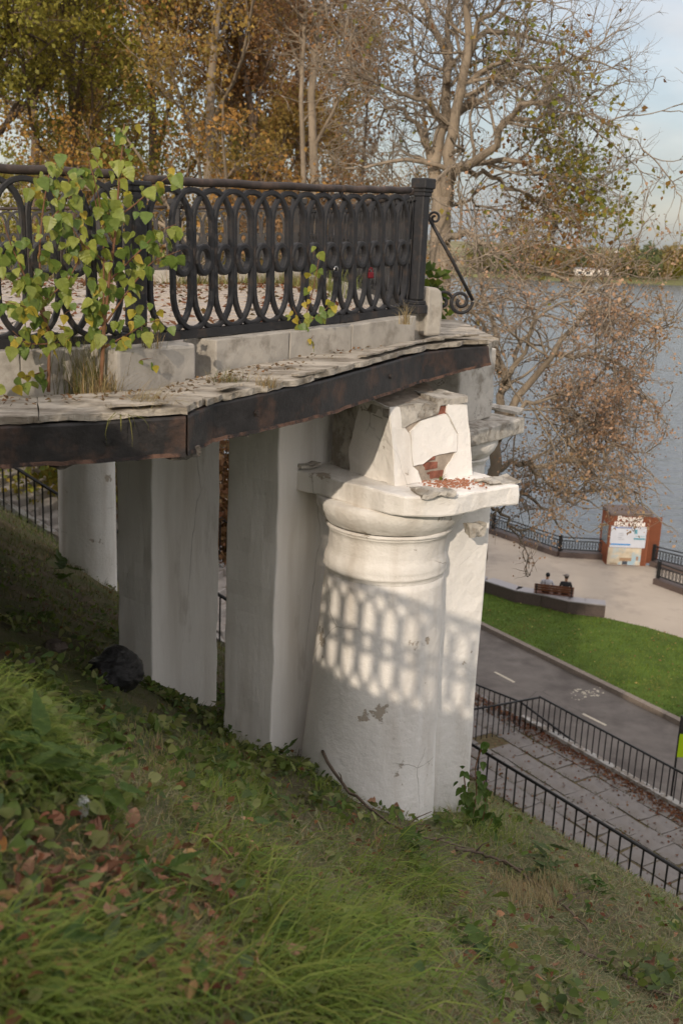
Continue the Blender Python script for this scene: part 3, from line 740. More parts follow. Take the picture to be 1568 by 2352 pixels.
railing(A0, A1, H, 10, 'long black interlaced-oval railing panel between the birch and the panel joint', skip=(0,))
railing(A1 + (B1 - A1) * .01, B1, H, 5, 'short black interlaced-oval railing panel next to the capped corner post')
railing(endp + Vector((-.02, .12, 0)), RC, H, 27, 'black railing panel running back from the corner post on the river side')
railing(RC, F0, H, 17, 'far black railing panel at the back corner of the terrace', fine=False)
railing(F0, F1 + Vector((.08, 0, 0)), H, 10, 'far black railing panel right of the back post', fine=False)
railing(F1 - Vector((.08, 0, 0)), F2, H, 19, 'far black railing panel left of the back post, across the terrace', fine=False)
railing(F2, F3, H, 20, 'far black railing panel at the left end of the terrace back', fine=False)
bq = Vector((-1.40, 0.52, -.63)); bd = Vector((.66, -.75, 0)).normalized()
BR0, BR1 = bq - bd * 3.1, bq + bd * 3.0
kerb(BR0, BR1, .24, -.63, -.63, -1.3, seed=31)
railing(BR0, bq - bd * .005, H, 19, 'black railing panel along the brow of the slope, further from the photographer')
railing(bq + bd * .005, BR1, H, 18, 'black railing panel along the brow of the slope, beside the photographer')
def iron_post(p, h, w, label, rz=0.0, cap=True):
    o = thing('iron_post', p, label, 'post')
    R = Matrix.Rotation(rz, 3, 'Z')
    mb = MB(); mb.box(p + Vector((0, 0, .03)), (w * 1.5, w * 1.5, .06), M=R); mb.box(p + Vector((0, 0, .075)), (w * 1.25, w * 1.25, .03), M=R)
    mb.build('base', IRON, o, bevel=.006)
    mb = MB(); mb.box(p + Vector((0, 0, .09 + (h - .19) / 2)), (w, w, h - .19), M=R); mb.build('shaft', IRON, o, bevel=.012)
    mb = MB(); mb.box(p + Vector((0, 0, h - .09)), (w * 1.18, w * 1.18, .03), M=R)
    mb.box(p + Vector((0, 0, h - .065)), (w * 1.35, w * 1.35, .025), M=R); mb.build('collar', IRON, o, bevel=.006)
    if cap:
        mb = MB(); mb.box(p + Vector((0, 0, h - .02)), (w * 1.62, w * 1.62, .07), M=R); mb.build('cap', IRON, o, bevel=.008)
    return o
rzA = math.atan2(dA.y, dA.x)
iron_post(post0, .93, .12, 'black cast-iron post at the left corner of the terrace front', .35)
iron_post(post1 + Vector((0, .03, .0)), .88, .09, 'black cast-iron post half hidden behind the birch sapling', .75, False)
iron_post(endp + Vector((.02, .05, .0)), .905, .078, 'black cast-iron corner post with square cap at the right end of the railing', rzA)
iron_post(F1, .93, .13, 'far black cast-iron post on the back railing of the terrace', .1)
iron_post(F0, .93, .13, 'far black cast-iron post at the back right corner of the terrace', .1)
def padlock(p, label, m, shk):
    o = thing('padlock', p, label, 'padlock')
    mb = MB(); mb.box(p, (.045, .02, .042), .6); mb.build('body', m, o, bevel=.008)
    pts = [p + Vector((.015 * math.cos(t) * .8, .012 * math.cos(t), .022 + .026 * math.sin(t))) for t in np.linspace(0, math.pi, 10)]
    mb = MB(); mb.tube(pts, .0045, 6); mb.build('shackle', shk, o, True)
STEEL = mat('bright steel', (.45, .44, .43), .3, .1, 20, metal=1, bump=0)
REDLOCK = mat('red lock paint', (.12, .008, .014), .35, .1, 20, bump=0)
padlock(PY(851, 632, 7.24), 'red padlock hanging from a ring of the railing', REDLOCK, REDLOCK)
padlock(PY(771, 630, 6.9), 'black padlock with steel shackle on the railing', IRON, STEEL)
# scrolled wrought-iron brace behind the corner post, and the rounded stone
sb = PY(1062, 728, 8.05)
scr = thing('scroll_brace', sb, 'black wrought-iron brace with scrolled ends behind the corner post', 'brace')
top, bot = PY(984, 500, 7.95), PY(1085, 690, 8.05)
def scroll(c, r0, turns, a0, u, w, n=40, out=1):
    pts = []
    for i in range(n):
        t = i / (n - 1); a = a0 + out * turns * 2 * math.pi * t; r = r0 * (1 - .78 * t)
        pts.append(c + u * (r * math.cos(a)) + w * (r * math.sin(a)))
    return pts
ux = (bot - top); ux.z = 0; ux.normalize(); uz = Vector((0, 0, 1))
c1 = top + ux * .045 + uz * .0
mb = MB(); s1 = scroll(c1, .045, 1.3, math.pi, ux, uz, out=-1); mb.tube(s1, .009, 6); mb.build('upper_scroll', IRON, scr, True)
mb = MB(); mb.tube([s1[0], lerp(s1[0], bot, .5) + uz * .01, bot], .013, 6); mb.build('rod', IRON, scr, True)
c2 = bot - ux * .095 + uz * -.01
mb = MB(); mb.tube(scroll(c2, .095, 1.6, 0, ux, uz, out=-1), .013, 6); mb.build('lower_scroll', IRON, scr, True)
c3 = c2 - ux * .14; mb = MB(); mb.tube(scroll(c3, .075, 1.2, 0.3, ux, uz, out=1), .012, 6); mb.build('lower_scroll', IRON, scr, True)
st = PY(987, 722, 7.86); mb = MB()
pr = [(-.075, -.22), (.06, -.22), (.062, .04), (.045, .10), (0.0, .125), (-.075, .125)]
R_ = Matrix.Rotation(.5, 3, 'Z')
vs = [st + R_ @ Vector((x, y, z + .07)) for y in (-.07, .07) for x, z in pr]; n = len(pr)
mb.add(vs, [tuple(range(n)), tuple(reversed(range(n, 2 * n)))] + [(i + n, (i + 1) % n + n, (i + 1) % n, i) for i in range(n)])
o = mb.build('rounded_stone', CONC, None, bevel=.02, origin=tuple(st)); roughen(o, amp=.006, sc=6, seed=5, maxlen=.06); tag(o, 'pale round-topped stone standing right behind the corner post', 'stone')

# ================================================================== COLUMNS AND PIERS
def squarepts(c, half, rot, z, jit=0.0, g=None):
    return [Vector((c.x, c.y, z)) + Matrix.Rotation(rot, 3, 'Z') @ Vector((x * half, y * half, 0)) for x, y in ((-1, -1), (1, -1), (1, 1), (-1, 1))]
def column_shaft(root, c, ztop, zbot, R, m, seed, lean=(0, 0)):
    """echinus, necking rings and a tapering shaft turned about c"""
    k = R / .44
    ech = [(.52 * k, ztop), (.535 * k, ztop - .03), (.53 * k, ztop - .075), (.505 * k, ztop - .125), (.47 * k, ztop - .165), (.445 * k, ztop - .19)]
    nek = [(.445 * k, ztop - .190), (.458 * k, ztop - .197), (.458 * k, ztop - .215), (.440 * k, ztop - .222), (.440 * k, ztop - .236), (.428 * k, ztop - .244), (.422 * k, ztop - .30), (.421 * k, ztop - .37)]
    tor = [(.421 * k, ztop - .37), (.425 * k, ztop - .395), (.438 * k, ztop - .425), (.444 * k, ztop - .455), (.441 * k, ztop - .485), (.445 * k, ztop - .51), (.432 * k, ztop - .525), (.428 * k, ztop - .55)]
    z1 = ztop - .55; N = 22
    sh = [(lerp(.428, .545, (i / N) ** .9) * k, lerp(z1, zbot, i / N)) for i in range(N + 1)]
    for nm_, pr in (('echinus', ech), ('necking', nek), ('torus', tor), ('shaft', sh)):
        pr = list(reversed(pr)); fine = []
        for i in range(len(pr) - 1):
            for t in (0, .5): fine.append((lerp(pr[i][0], pr[i + 1][0], t), lerp(pr[i][1], pr[i + 1][1], t)))
        fine.append(pr[-1])
        mb = MB(); mb.lathe(fine, (c.x, c.y, 0), 96, wob=.0022, seed=seed, cap=(nm_ in ('echinus', 'shaft')), lean=lean)
        o = mb.build(nm_, m, root, True)
        me = o.data
        for v in me.vertices:
            p = v.co * 2.2; q = v.co * 9
            v.co += v.normal * (MN.noise(p) * .010 + MN.noise(q) * .004)
ROTC = math.atan2(6.47 - 7.49, .26 + .445)       # abacus side direction
C1 = Vector((.40, 7.37, 0))
col1 = thing('column', (C1.x, C1.y, -4.0), 'stout white plastered column with broken pedestal block, railing shadow on its shaft', 'column')
AZ = -1.62
ab = [PZ(646, 1070, AZ), PZ(765, 1099, AZ), PZ(882, 1131, AZ), PZ(930, 1139, AZ), PZ(974, 1140, AZ), PZ(1046, 1136, AZ), PZ(1120, 1124, AZ), PZ(1194, 1113, AZ)]
bk = C1 * 2 - (ab[0] + ab[-1]) / 2; ab.append(Vector((.52, 8.20, AZ)))
mb = MB(); mb.prism([(p.x, p.y) for p in ab], AZ - .145, AZ); o = mb.build('abacus', PLASTER, col1, bevel=.014); roughen(o, amp=.012, sc=5, seed=3, maxlen=.07)
for (x, y, w, l_, t, ro) in ((1005, 1144, .17, .26, .03, .35), (690, 1076, .2, .3, .018, -.9), (1150, 1114, .2, .3, .014, .5)):
    p = PZ(x, y, AZ); mb = MB(); mb.box((p.x - .02, p.y + .1, AZ + .012), (l_, w, t), ro); roughen(mb.build('plaster_flake', ROUGHPL, col1), amp=.03, sc=6, seed=int(x), maxlen=.05)
column_shaft(col1, C1, AZ - .146, -4.75, .44, PLASTER, 2, (.03, 0))
# pedestal: brick core inside a shell of plaster plates
bl_, bf_, br_ = PZ(760, 1067, AZ), PZ(908, 1117, AZ), PZ(1085, 1092, AZ)
bb_ = bl_ + br_ - bf_
tl_, tf_, tr_ = PY(766, 955, bl_.y), PY(893, 936, bf_.y + .03), PY(1072, 930, br_.y)
tb_ = tl_ + tr_ - tf_; tl_.z = tb_.z = -.99
def plate(q, th, name, m, amp, seed, inward):
    """a plate with outline q (world points, roughly coplanar), pushed back by th along inward"""
    n = len(q); mb = MB(); iv = Vector(inward).normalized() * th
    mb.add(list(q) + [p + iv for p in q], [tuple(range(n)), tuple(reversed(range(n, 2 * n)))] + [((i + 1) % n, i, i + n, (i + 1) % n + n) for i in range(n)])
    o = mb.build(name, m, col1); roughen(o, amp=amp, sc=6, seed=seed, maxlen=.07); return o
def quadpt(a, b, c, d, u, v): return lerp(lerp(a, b, u), lerp(d, c, u), v)      # a-b bottom, d-c top
cx = (bl_ + br_) / 2
core = MB(); ins = .055
cb = [lerp(p, Vector((cx.x, cx.y, p.z)), .06) for p in (bl_, bf_, br_, bb_)]; ct = [lerp(p, Vector((cx.x, cx.y, p.z)), .06) for p in (tl_, tf_, tr_, tb_)]
core.add(cb + ct, [(3, 2, 1, 0), (4, 5, 6, 7), (0, 1, 5, 4), (1, 2, 6, 5), (2, 3, 7, 6), (3, 0, 4, 7)])
roughen(core.build('brick_core', mat('old lime mortar', (.33, .28, .23), .95, .3, 14, bump=.8, bscale=40), col1), amp=.012, sc=9, maxlen=.06)
LN = Vector((.81, .58, 0)); RN = Vector((-.58, .81, 0))       # inward normals of left and right faces
F_ = lambda u, v: quadpt(bl_, bf_, tf_, tl_, u, v)
G_ = lambda u, v: quadpt(bf_, br_, tr_, tf_, u, v)
plate([F_(.0, 0), F_(.34, 0), F_(.30, .3), F_(.40, .55), F_(.45, .8), F_(.47, 1), F_(0, 1)], .09, 'plaster_plate', ROUGHPL, .014, 5, LN)
plate([F_(.33, 0) - LN * .012, F_(1, 0) - LN * .0, F_(1, 1) - LN * 0, F_(.47, .97) - LN * .012, F_(.46, .8) - LN * .012, F_(.41, .55) - LN * .012, F_(.31, .3) - LN * .012], .09, 'plaster_plate', PLASTER, .012, 6, LN)
plate([G_(0, 0), G_(.34, 0), G_(.29, .16), G_(.24, .23), G_(.23, .64), G_(.14, .78), G_(.16, 1), G_(0, 1)], .09, 'plaster_plate', PLASTER, .012, 7, RN)
plate([G_(.245, .24), G_(.36, .25), G_(.50, .33), G_(.80, .36), G_(.835, .60), G_(.70, .88), G_(.40, .82), G_(.235, .68)], .08, 'plaster_plate', PLASTER, .010, 8, RN)
plate([G_(.60, 0), G_(1, 0), G_(1, 1.0), G_(.74, 1.02), G_(.72, .90), G_(.85, .6), G_(.82, .36), G_(.66, .16)], .10, 'plaster_plate', PLASTER, .008, 9, RN)
plate([G_(.0, .84), G_(.16, .72), G_(.42, .84), G_(.60, .90), G_(.60, 1.05), G_(.12, 1.02)], .20, 'plaster_plate', ROUGHPL, .014, 10, RN)
def cap_stone(q, z0, z1, seed):
    mb = MB(); mb.prism([(p.x, p.y) for p in q], z0, z1); roughen(mb.build('cap_stone', ROUGHPL, col1), amp=.016, sc=6, seed=seed, maxlen=.07)
cap_stone([lerp(tl_, tf_, .5), tf_, lerp(tf_, tr_, .62), lerp(tl_, tb_, .7)], -1.16, -1.10, 11)
cap_stone([lerp(tf_, tr_, .58), tr_, lerp(tr_, tb_, .6), lerp(tl_, tb_, .75)], -1.10, -1.055, 12)
gbk = random.Random(12); k = 0
for cse in range(3):                                        # brick courses showing in the holes
    for u in ((.40, .545) if cse == 0 else (.33, .47) if cse == 1 else (.44,)):
        uu = u + gbk.uniform(-.01, .01); p = G_(uu, 0) + Vector((0, 0, .035 + cse * .068)) + RN * (.058 + gbk.uniform(0, .02)); k += 1
        mb = MB(); mb.box(p, (.118, .08, .056), math.atan2(-RN.x, RN.y) + gbk.uniform(-.04, .04)); roughen(mb.build('brick', BRICK, col1, bevel=.006), amp=.009, sc=12, seed=60 + k, maxlen=.05)
for u in (.66,):
    p = G_(u, .93) + RN * .06; mb = MB(); mb.box(p, (.118, .08, .056), math.atan2(-RN.x, RN.y)); roughen(mb.build('brick', BRICK, col1, bevel=.006), amp=.009, sc=12, seed=90, maxlen=.05)
# brick crumbs and chips on the abacus
g = random.Random(8); mb = MB()
for k in range(380):
    px, py = g.gauss(1035, 34), g.gauss(1110, 7)
    p = PZ(px, py, AZ + .004); s = g.uniform(.002, .013)
    mb.box(p, (s * g.uniform(.8, 2), s, s * .6), g.uniform(0, 3))
o = mb.build('brick_crumbs', mat('brick crumbs', (.36, .165, .10), .95, .4, 60, bump=.2), None); tag(o, 'scatter of orange brick crumbs on top of the column capital', 'rubble', kind='stuff')
# right pier joined to the column's back
def pier(name, base, label, dirf, w, dep, z0, z1, m, amp=.006, taper=0.0, seed=1):
    """base: front-left corner (xy), dirf: direction along the front face"""
    d = Vector((dirf[0], dirf[1], 0)).normalized(); b = Vector((-d.y, d.x, 0))
    p = Vector((base[0], base[1], 0)); root = thing(name, (p.x, p.y, hz(p.x, p.y)), label, 'pier')
    q0 = [p, p + d * w, p + d * w + b * dep, p + b * dep]; mid = p + d * w / 2 + b * dep / 2
    q1 = [lerp(q, mid, taper) for q in q0]
    mb = MB(); mb.add([Vector((q.x, q.y, z0)) for q in q0] + [Vector((q.x, q.y, z1)) for q in q1], [(3, 2, 1, 0), (4, 5, 6, 7), (0, 1, 5, 4), (1, 2, 6, 5), (2, 3, 7, 6), (3, 0, 4, 7)])
    o = mb.build('shaft', m, root, bevel=.012); roughen(o, amp=amp, sc=4, seed=seed, maxlen=.13)
    return root
rp = PY(1072, 1905, 7.42)
PB_, PD_, PW_ = (rp.x - .50, rp.y - .13), (.85, .527), .60
pr_ = pier('pier', PB_, 'white flaking pier joined to the right side of the front column, ivy at its foot', PD_, PW_, .5, -5.0, AZ - .147, PLASTER, .010, seed=3)
s_ = PY(1089, 1216, 7.2); mb = MB(); mb.box(s_, (.12, .1, .08), .4); roughen(mb.build('plaster_lump', ROUGHPL, pr_), amp=.03, sc=9, maxlen=.04)
dB = (.53, .85)
c1 = PY(629, 1500, 7.2); pier('pier', (c1.x, c1.y), 'white square pier with dark left side just left of the front column', dB, .80, .45, -4.6, -1.0, PLASTER_B, .009, seed=4)
c2 = PY(350, 1400, 7.7); pier('pier', (c2.x, c2.y), 'white square pier standing free between the black bag and the front pier', dB, .80, .36, -4.4, -1.0, PLASTER_B, .009, seed=5)
# second column along the river side
C2 = Vector((.93, 10.1, 0)); AZ2 = -1.64
col2 = thing('column', (C2.x, C2.y, -5.5), 'weathered white column behind the front one, only its capital and pedestal showing', 'column')
q = [Vector((C2.x, C2.y, 0)) + Matrix.Rotation(-.62, 3, 'Z') @ Vector((x * .58, y * .58, 0)) for x, y in ((-1, -1), (1, -1), (1, 1), (-1, 1))]
mb = MB(); mb.prism([(p.x, p.y) for p in q], AZ2 - .15, AZ2); roughen(mb.build('abacus', ROUGHPL, col2, bevel=.015), amp=.012, sc=5, seed=21, maxlen=.1)
column_shaft(col2, C2, AZ2 - .151, -6.2, .44, PLASTER, 5)
CRP = mat('cracked weathered plaster', (.52, .49, .44), .95, .15, 4, col2=(.30, .27, .23), lo=.52, hi=.66, scale2=5, bump=.7, bscale=20, bdist=.02, crack=(6, .03, (.15, .13, .11)))
q = [Vector((C2.x, C2.y, 0)) + Matrix.Rotation(-.62, 3, 'Z') @ Vector((x * .34, y * .34, 0)) for x, y in ((-1, -1), (1, -1), (1, 1), (-1, 1))]
mb = MB(); mb.prism([(p.x, p.y) for p in q], AZ2, -.97); roughen(mb.build('pedestal', CRP, col2, bevel=.02), amp=.012, sc=5, seed=22, maxlen=.1)
p = PZ(1150, 945, AZ2); mb = MB(); mb.box((p.x, p.y, AZ2 + .03), (.4, .22, .03), M=Matrix.Rotation(-.4, 3, 'Z') @ Matrix.Rotation(.1, 3, 'Y')); roughen(mb.build('plaster_flake', ROUGHPL, col2), amp=.02, sc=6, maxlen=.07)
# far column at the left
fc = PY(205, 1390, 16.8); C3 = Vector((fc.x, fc.y, 0))
col3 = thing('column', (C3.x, C3.y, fc.z), 'plain white column with chipped foot on the dark slope at the left', 'column')
mb = MB(); mb.lathe([(lerp(.475, .43, i / 20), lerp(fc.z - .8, -1.05, i / 20)) for i in range(21)], (C3.x, C3.y, 0), 64, wob=.003, seed=9); o = mb.build('shaft', PLASTER, col3, True)

# ================================================================== TREES
def pts_of(trace, d0, dd=0.0, rg=None):
    """limb traced by eye; depth drifts by dd over its length"""
    n = len(trace); return [PY(x, y, d0 + dd * i / (n - 1)) for i, (x, y) in enumerate(trace)]
def traced_tree(name, label, base, limbs, seed, bark, leafcols, lsize, nleaf, k1, k2, k3, k4, up, leafy=None, l1=(1.2, 2.6), group=None, clip=None, rs=1.0):
    rg = np.random.default_rng(seed); root = thing(name, base, label, 'tree', group)
    L, Ps, Rs = [], [], []
    for P, r0, r1 in limbs:
        q = poly_np(P, 14); q[1:-1] += rg.normal(size=(12, 3)) * 0.035
        R = (r0 + (r1 - r0) * np.linspace(0, 1, 14) ** 0.8) * (rs if len(L) else 1)
        L.append((q, R)); Ps.append(q); Rs.append(R)
    P0, R0 = np.stack(Ps), np.stack(Rs)
    use = np.arange(len(P0)) if k1 else []
    g1 = spawn(P0[1:], R0[1:], k1, l1[0], l1[1], (0.45, 1.2), 7, up, rg, 0.22, 0.12, 0.45, 0.016)
    def cut(g): 
        if clip is None: return g
        ok = clip(g[0][:, -1]) & clip(g[0][:, g[0].shape[1] // 2]); return g[0][ok], g[1][ok]
    g1 = cut(g1)
    g2 = spawn(*g1, k2, 0.6, 1.5, (0.35, 1.1), 6, up, rg, 0.26, 0.1, 0.55, 0.010)
    g2 = cut(g2)
    g3 = spawn(*g2, k3, 0.35, 0.95, (0.3, 1.1), 5, up * .6, rg, 0.28, 0.1, 0.6, 0.0065)
    g3 = cut(g3)
    g4 = spawn(*g3, k4, 0.18, 0.5, (0.3, 1.0), 3, 0, rg, 0.25, 0.1, 0.7, 0.0045)
    C = cc = None
    if nleaf:
        b = rg.integers(0, len(g4[0]), nleaf); C = g4[0][b, rg.integers(1, 4, nleaf)] + rg.normal(size=(nleaf, 3)) * 0.05
        if leafy is not None:
            w = leafy(C); keep = rg.random(nleaf) < w; C = C[keep]
        ca = np.array(leafcols); n = len(C); x = np.clip(0.5 + 0.5 * np.sin(C[:, 0] * 2.1 + C[:, 2] * 1.7) * 0.7 + rg.normal(size=n) * .25, 0, .999) * (len(ca) - 1)
        i0 = np.minimum(x.astype(int), len(ca) - 2); f = (x - i0)[:, None]
        cc = (ca[i0] * (1 - f) + ca[i0 + 1] * f) * rg.uniform(.65, 1.25, (n, 1))
    finish_tree(root, L, [(*g1, 5), (*g2, 4), (*g3, 3), (*g4, 3)], bark, C, cc, lsize, rg, 0.5)
    return root
D0 = 21.0
def T(tr, r0, r1, dd=0.0, d0=D0): return (pts_of(tr, d0, dd), r0, r1)
big = [T([(1002, 900), (1005, 760), (1008, 640), (1013, 520), (1016, 450)], .27, .19),
       T([(1012, 470), (1006, 420), (999, 375), (1009, 300), (1029, 250), (1029, 175), (1024, 115), (1004, 85), (984, 40), (964, 0), (945, -70)], .27, .07, .8),
       T([(1024, 470), (1026, 420), (1031, 350), (1044, 275), (1049, 225), (1069, 165), (1074, 125), (1079, 75), (1074, -40), (1080, -130)], .26, .08, -.6),
       T([(1026, 190), (1029, 125), (1034, 65), (1027, -10), (1020, -90)], .14, .05, 1.0),
       T([(1072, 150), (1079, 115), (1104, 45), (1154, 0), (1200, -50)], .13, .04, -1.2),
       T([(1024, 430), (1040, 400), (1064, 385), (1104, 365), (1134, 320), (1154, 280), (1184, 250), (1234, 235), (1290, 222)], .21, .05, -1.6),
       T([(1046, 262), (1064, 238), (1094, 210), (1144, 175), (1199, 157), (1260, 155), (1340, 168)], .15, .03, 1.4),
       T([(1058, 205), (1079, 180), (1124, 140), (1169, 135), (1209, 155), (1275, 148)], .10, .025, -1.0),
       T([(1076, 110), (1104, 72), (1199, 75), (1259, 95), (1319, 130), (1384, 145), (1432, 165)], .11, .02, 1.5),
       T([(1030, 285), (1000, 250), (964, 230), (899, 215), (844, 180), (784, 135)], .12, .025, -1.2),
       T([(1003, 400), (989, 360), (964, 290), (929, 255), (894, 240), (866, 268), (868, 290)], .14, .03, 1.3),
       T([(962, 228), (959, 200), (949, 150), (944, 75), (930, 10)], .07, .02, -.8),
       T([(1064, 390), (1124, 372), (1194, 375), (1224, 385), (1259, 415), (1290, 460), (1302, 520)], .12, .02, -1.0),
       T([(1068, 388), (1124, 400), (1164, 425), (1204, 440), (1234, 465), (1264, 490), (1292, 545)], .10, .02, .9),
       T([(1022, 560), (1034, 545), (1064, 530), (1104, 555), (1134, 570), (1190, 600), (1250, 620), (1330, 662)], .15, .03, -1.8),
       T([(1150, 282), (1199, 268), (1284, 262), (1349, 265), (1424, 295), (1479, 352)], .09, .015, -1.2),
       T([(1024, 480), (1060, 455), (1100, 470), (1150, 500), (1190, 490)], .07, .02, 1.6),
       T([(1010, 520), (980, 480), (950, 440), (905, 425), (870, 380)], .08, .02, 1.2)]
def leafy_big(C):
    out = np.full(len(C), 0.02)
    for px, py, r, w in ((1265, 400, 1.0, .9), (1290, 500, 1.1, .9), (1370, 500, .8, .8), (1240, 330, .6, .5), (1160, 85, .6, .35), (1320, 440, .8, .7), (1180, 60, .5, .3), (1270, 170, .5, .3), (900, 20, .6, .2), (1250, 100, .5, .2)):
        c = PY(px, py, D0 - .5); d = np.hypot(C[:, 0] - c.x, C[:, 2] - c.z); out = np.maximum(out, w * np.exp(-(d / r) ** 2))
    return out
traced_tree('bare_tree', 'big nearly bare tree with forked grey trunk behind the corner post', (big[0][0][0].x, big[0][0][0].y, hz(big[0][0][0].x, big[0][0][0].y)), big, 41, BARK,
            [(.16, .18, .03), (.27, .26, .04), (.30, .18, .05), (.25, .12, .05)], .095, 24000, 9, 5, 3, 2, 0.03, leafy_big, rs=.55)
base_l = PY(1090, 1500, 15.0)
D1 = 15.5
def T1(tr, r0, r1, dd=0.0): return T(tr, r0, r1, dd, D1)
low = [T1([(1060, 1640), (1085, 1400), (1110, 1200), (1125, 1080), (1140, 1000), (1150, 940)], .13, .085),
       T1([(1140, 1010), (1175, 933), (1224, 870), (1269, 806), (1299, 765), (1340, 723), (1392, 701), (1449, 708), (1500, 745)], .075, .014, -.5),
       T1([(1150, 940), (1156, 873), (1145, 795), (1134, 757), (1120, 700), (1100, 620), (1085, 560)], .065, .015, .9),
       T1([(1262, 815), (1317, 813), (1374, 813), (1430, 843), (1460, 896), (1501, 937), (1531, 975)], .04, .010, .5),
       T1([(1150, 955), (1186, 941), (1261, 911), (1317, 900), (1375, 878)], .045, .012, -.8),
       T1([(1122, 1085), (1190, 1057), (1242, 1072), (1299, 1057), (1355, 1001), (1400, 960)], .05, .012, .3),
       T1([(1290, 1060), (1374, 1061), (1422, 1087), (1449, 1128), (1486, 1172)], .03, .008, -.4),
       T1([(1120, 1110), (1180, 1120), (1240, 1160), (1290, 1210), (1320, 1240)], .04, .008, .9),
       T1([(1118, 1140), (1150, 1180), (1190, 1230), (1205, 1290)], .035, .006, -.3),
       T1([(1150, 900), (1180, 820), (1230, 740), (1260, 690), (1320, 640)], .05, .010, 1.2),
       T1([(1145, 850), (1110, 760), (1075, 700), (1050, 640)], .04, .010, -.6),
       T1([(1155, 880), (1210, 800), (1240, 730), (1300, 690), (1370, 660), (1420, 650)], .035, .008, -1.2),
       T1([(1262, 911), (1330, 960), (1380, 1000), (1430, 1010)], .03, .008, .7),
       T1([(1200, 1060), (1260, 1120), (1330, 1140), (1390, 1170)], .03, .006, 1.0)]
def leafy_low(C):
    out = np.full(len(C), 0.22)
    for px, py, r, w in ((1430, 740, .75, 1), (1350, 760, .55, .6), (1480, 780, .5, .8), (1330, 910, .7, .9), (1370, 990, .7, .9), (1300, 1060, .8, .8), (1220, 1060, .6, .7), (1400, 1060, .6, .7), (1330, 1190, .7, .7), (1250, 1150, .6, .6), (1500, 960, .5, .7), (1450, 1170, .5, .7), (1200, 680, .5, .3), (1180, 600, .6, .3)):
        c = PY(px, py, D1); d = np.hypot(C[:, 0] - c.x, C[:, 2] - c.z); out = np.maximum(out, w * np.exp(-(d / r) ** 2))
    return out
zc_ = PY(1250, 1215, D1).z; xc_ = PY(1225, 1215, D1).x; zc2_ = PY(1200, 1300, D1).z; xr_ = PY(1500, 900, D1).x
zk_ = PY(1440, 1165, D1).z; xk_ = PY(1372, 1165, D1).x
def low_clip(C): return (C[:, 2] > np.where(C[:, 0] > xk_, zk_, np.where(C[:, 0] > xc_, zc_, zc2_))) & (C[:, 0] < xr_ + .25)
traced_tree('drooping_tree', 'smaller drooping tree with rust-brown leaves hanging over the promenade', (base_l.x, base_l.y, hz(base_l.x, base_l.y)), low, 42, BARK,
            [(.42, .26, .16), (.52, .34, .22), (.47, .31, .20), (.36, .25, .13)], .046, 27000, 8, 4, 3, 2, -0.02, leafy_low, l1=(.7, 1.5), clip=low_clip)
YG = [(.29, .235, .05), (.30, .29, .055), (.38, .32, .065), (.21, .235, .05)]
OR = [(.33, .17, .06), (.44, .245, .07), (.37, .26, .07), (.30, .22, .06), (.31, .155, .065)]
BRN = [(.33, .185, .10), (.40, .23, .11), (.33, .20, .10), (.27, .155, .08)]
def bgtree(px, d, H, r, cols, label, n, seed, **kw):
    p = PY(px, 600, d); z = max(hz(p.x, d), -12) if d < 40 else -11
    return tree('autumn_tree', (p.x, d, z), H, r, cols, label, n, seed, group='autumn trees behind the terrace', **kw)
bgtree(195, 30, 24, .24, YG, 'yellow-green autumn tree with a dark trunk, left of the birch tip', 52000, 51, lsize=.105)
bgtree(-60, 27, 23, .26, YG, 'yellow-green autumn tree cut by the left edge', 42000, 52, lsize=.10)
bgtree(60, 42, 27, .3, YG + OR[1:2], 'dull green autumn tree filling the far left background', 42000, 53, lsize=.13)
bgtree(330, 38, 26, .3, OR, 'orange autumn tree left of the straight pale trunk', 46000, 54, lsize=.12)
bgtree(440, 27, 23, .22, OR, 'orange autumn tree with a straight pale trunk behind the railing', 36000, 55, lsize=.09, bark=BARK, lean=(.2, 0))
bgtree(570, 34, 25, .25, BRN + OR, 'rust-brown autumn tree right of the straight pale trunk', 40000, 56, lsize=.10, spreadx=.2)
bgtree(703, 25, 24, .20, BRN, 'slim half-bare tree with a tall pale trunk, left one of a close pair', 15000, 57, lsize=.08, bark=BARK, twig=1.2, spreadx=.13)
bgtree(748, 26, 22, .14, BRN, 'slim half-bare tree with a tall pale trunk, right one of a close pair', 10000, 58, lsize=.08, bark=BARK, twig=1.2, spreadx=.13)
bgtree(640, 44, 27, .3, OR, 'orange-brown autumn tree far behind the close pair of trunks', 42000, 59, lsize=.13, spreadx=.19)
bgtree(800, 33, 17, .18, BRN + OR, 'low rust-coloured autumn tree left of the big bare tree', 16000, 60, lsize=.095, spreadx=.2)
bgtree(880, 36, 13.5, .12, BRN, 'small sparse russet tree just left of the big bare trunk', 7000, 61, lsize=.09)
bgtree(260, 50, 30, .3, YG + OR, 'hazy olive autumn tree in the last row', 40000, 62, lsize=.15)
bgtree(500, 52, 29, .3, OR, 'hazy brown autumn tree in the last row', 36000, 63, lsize=.15, spreadx=.22)
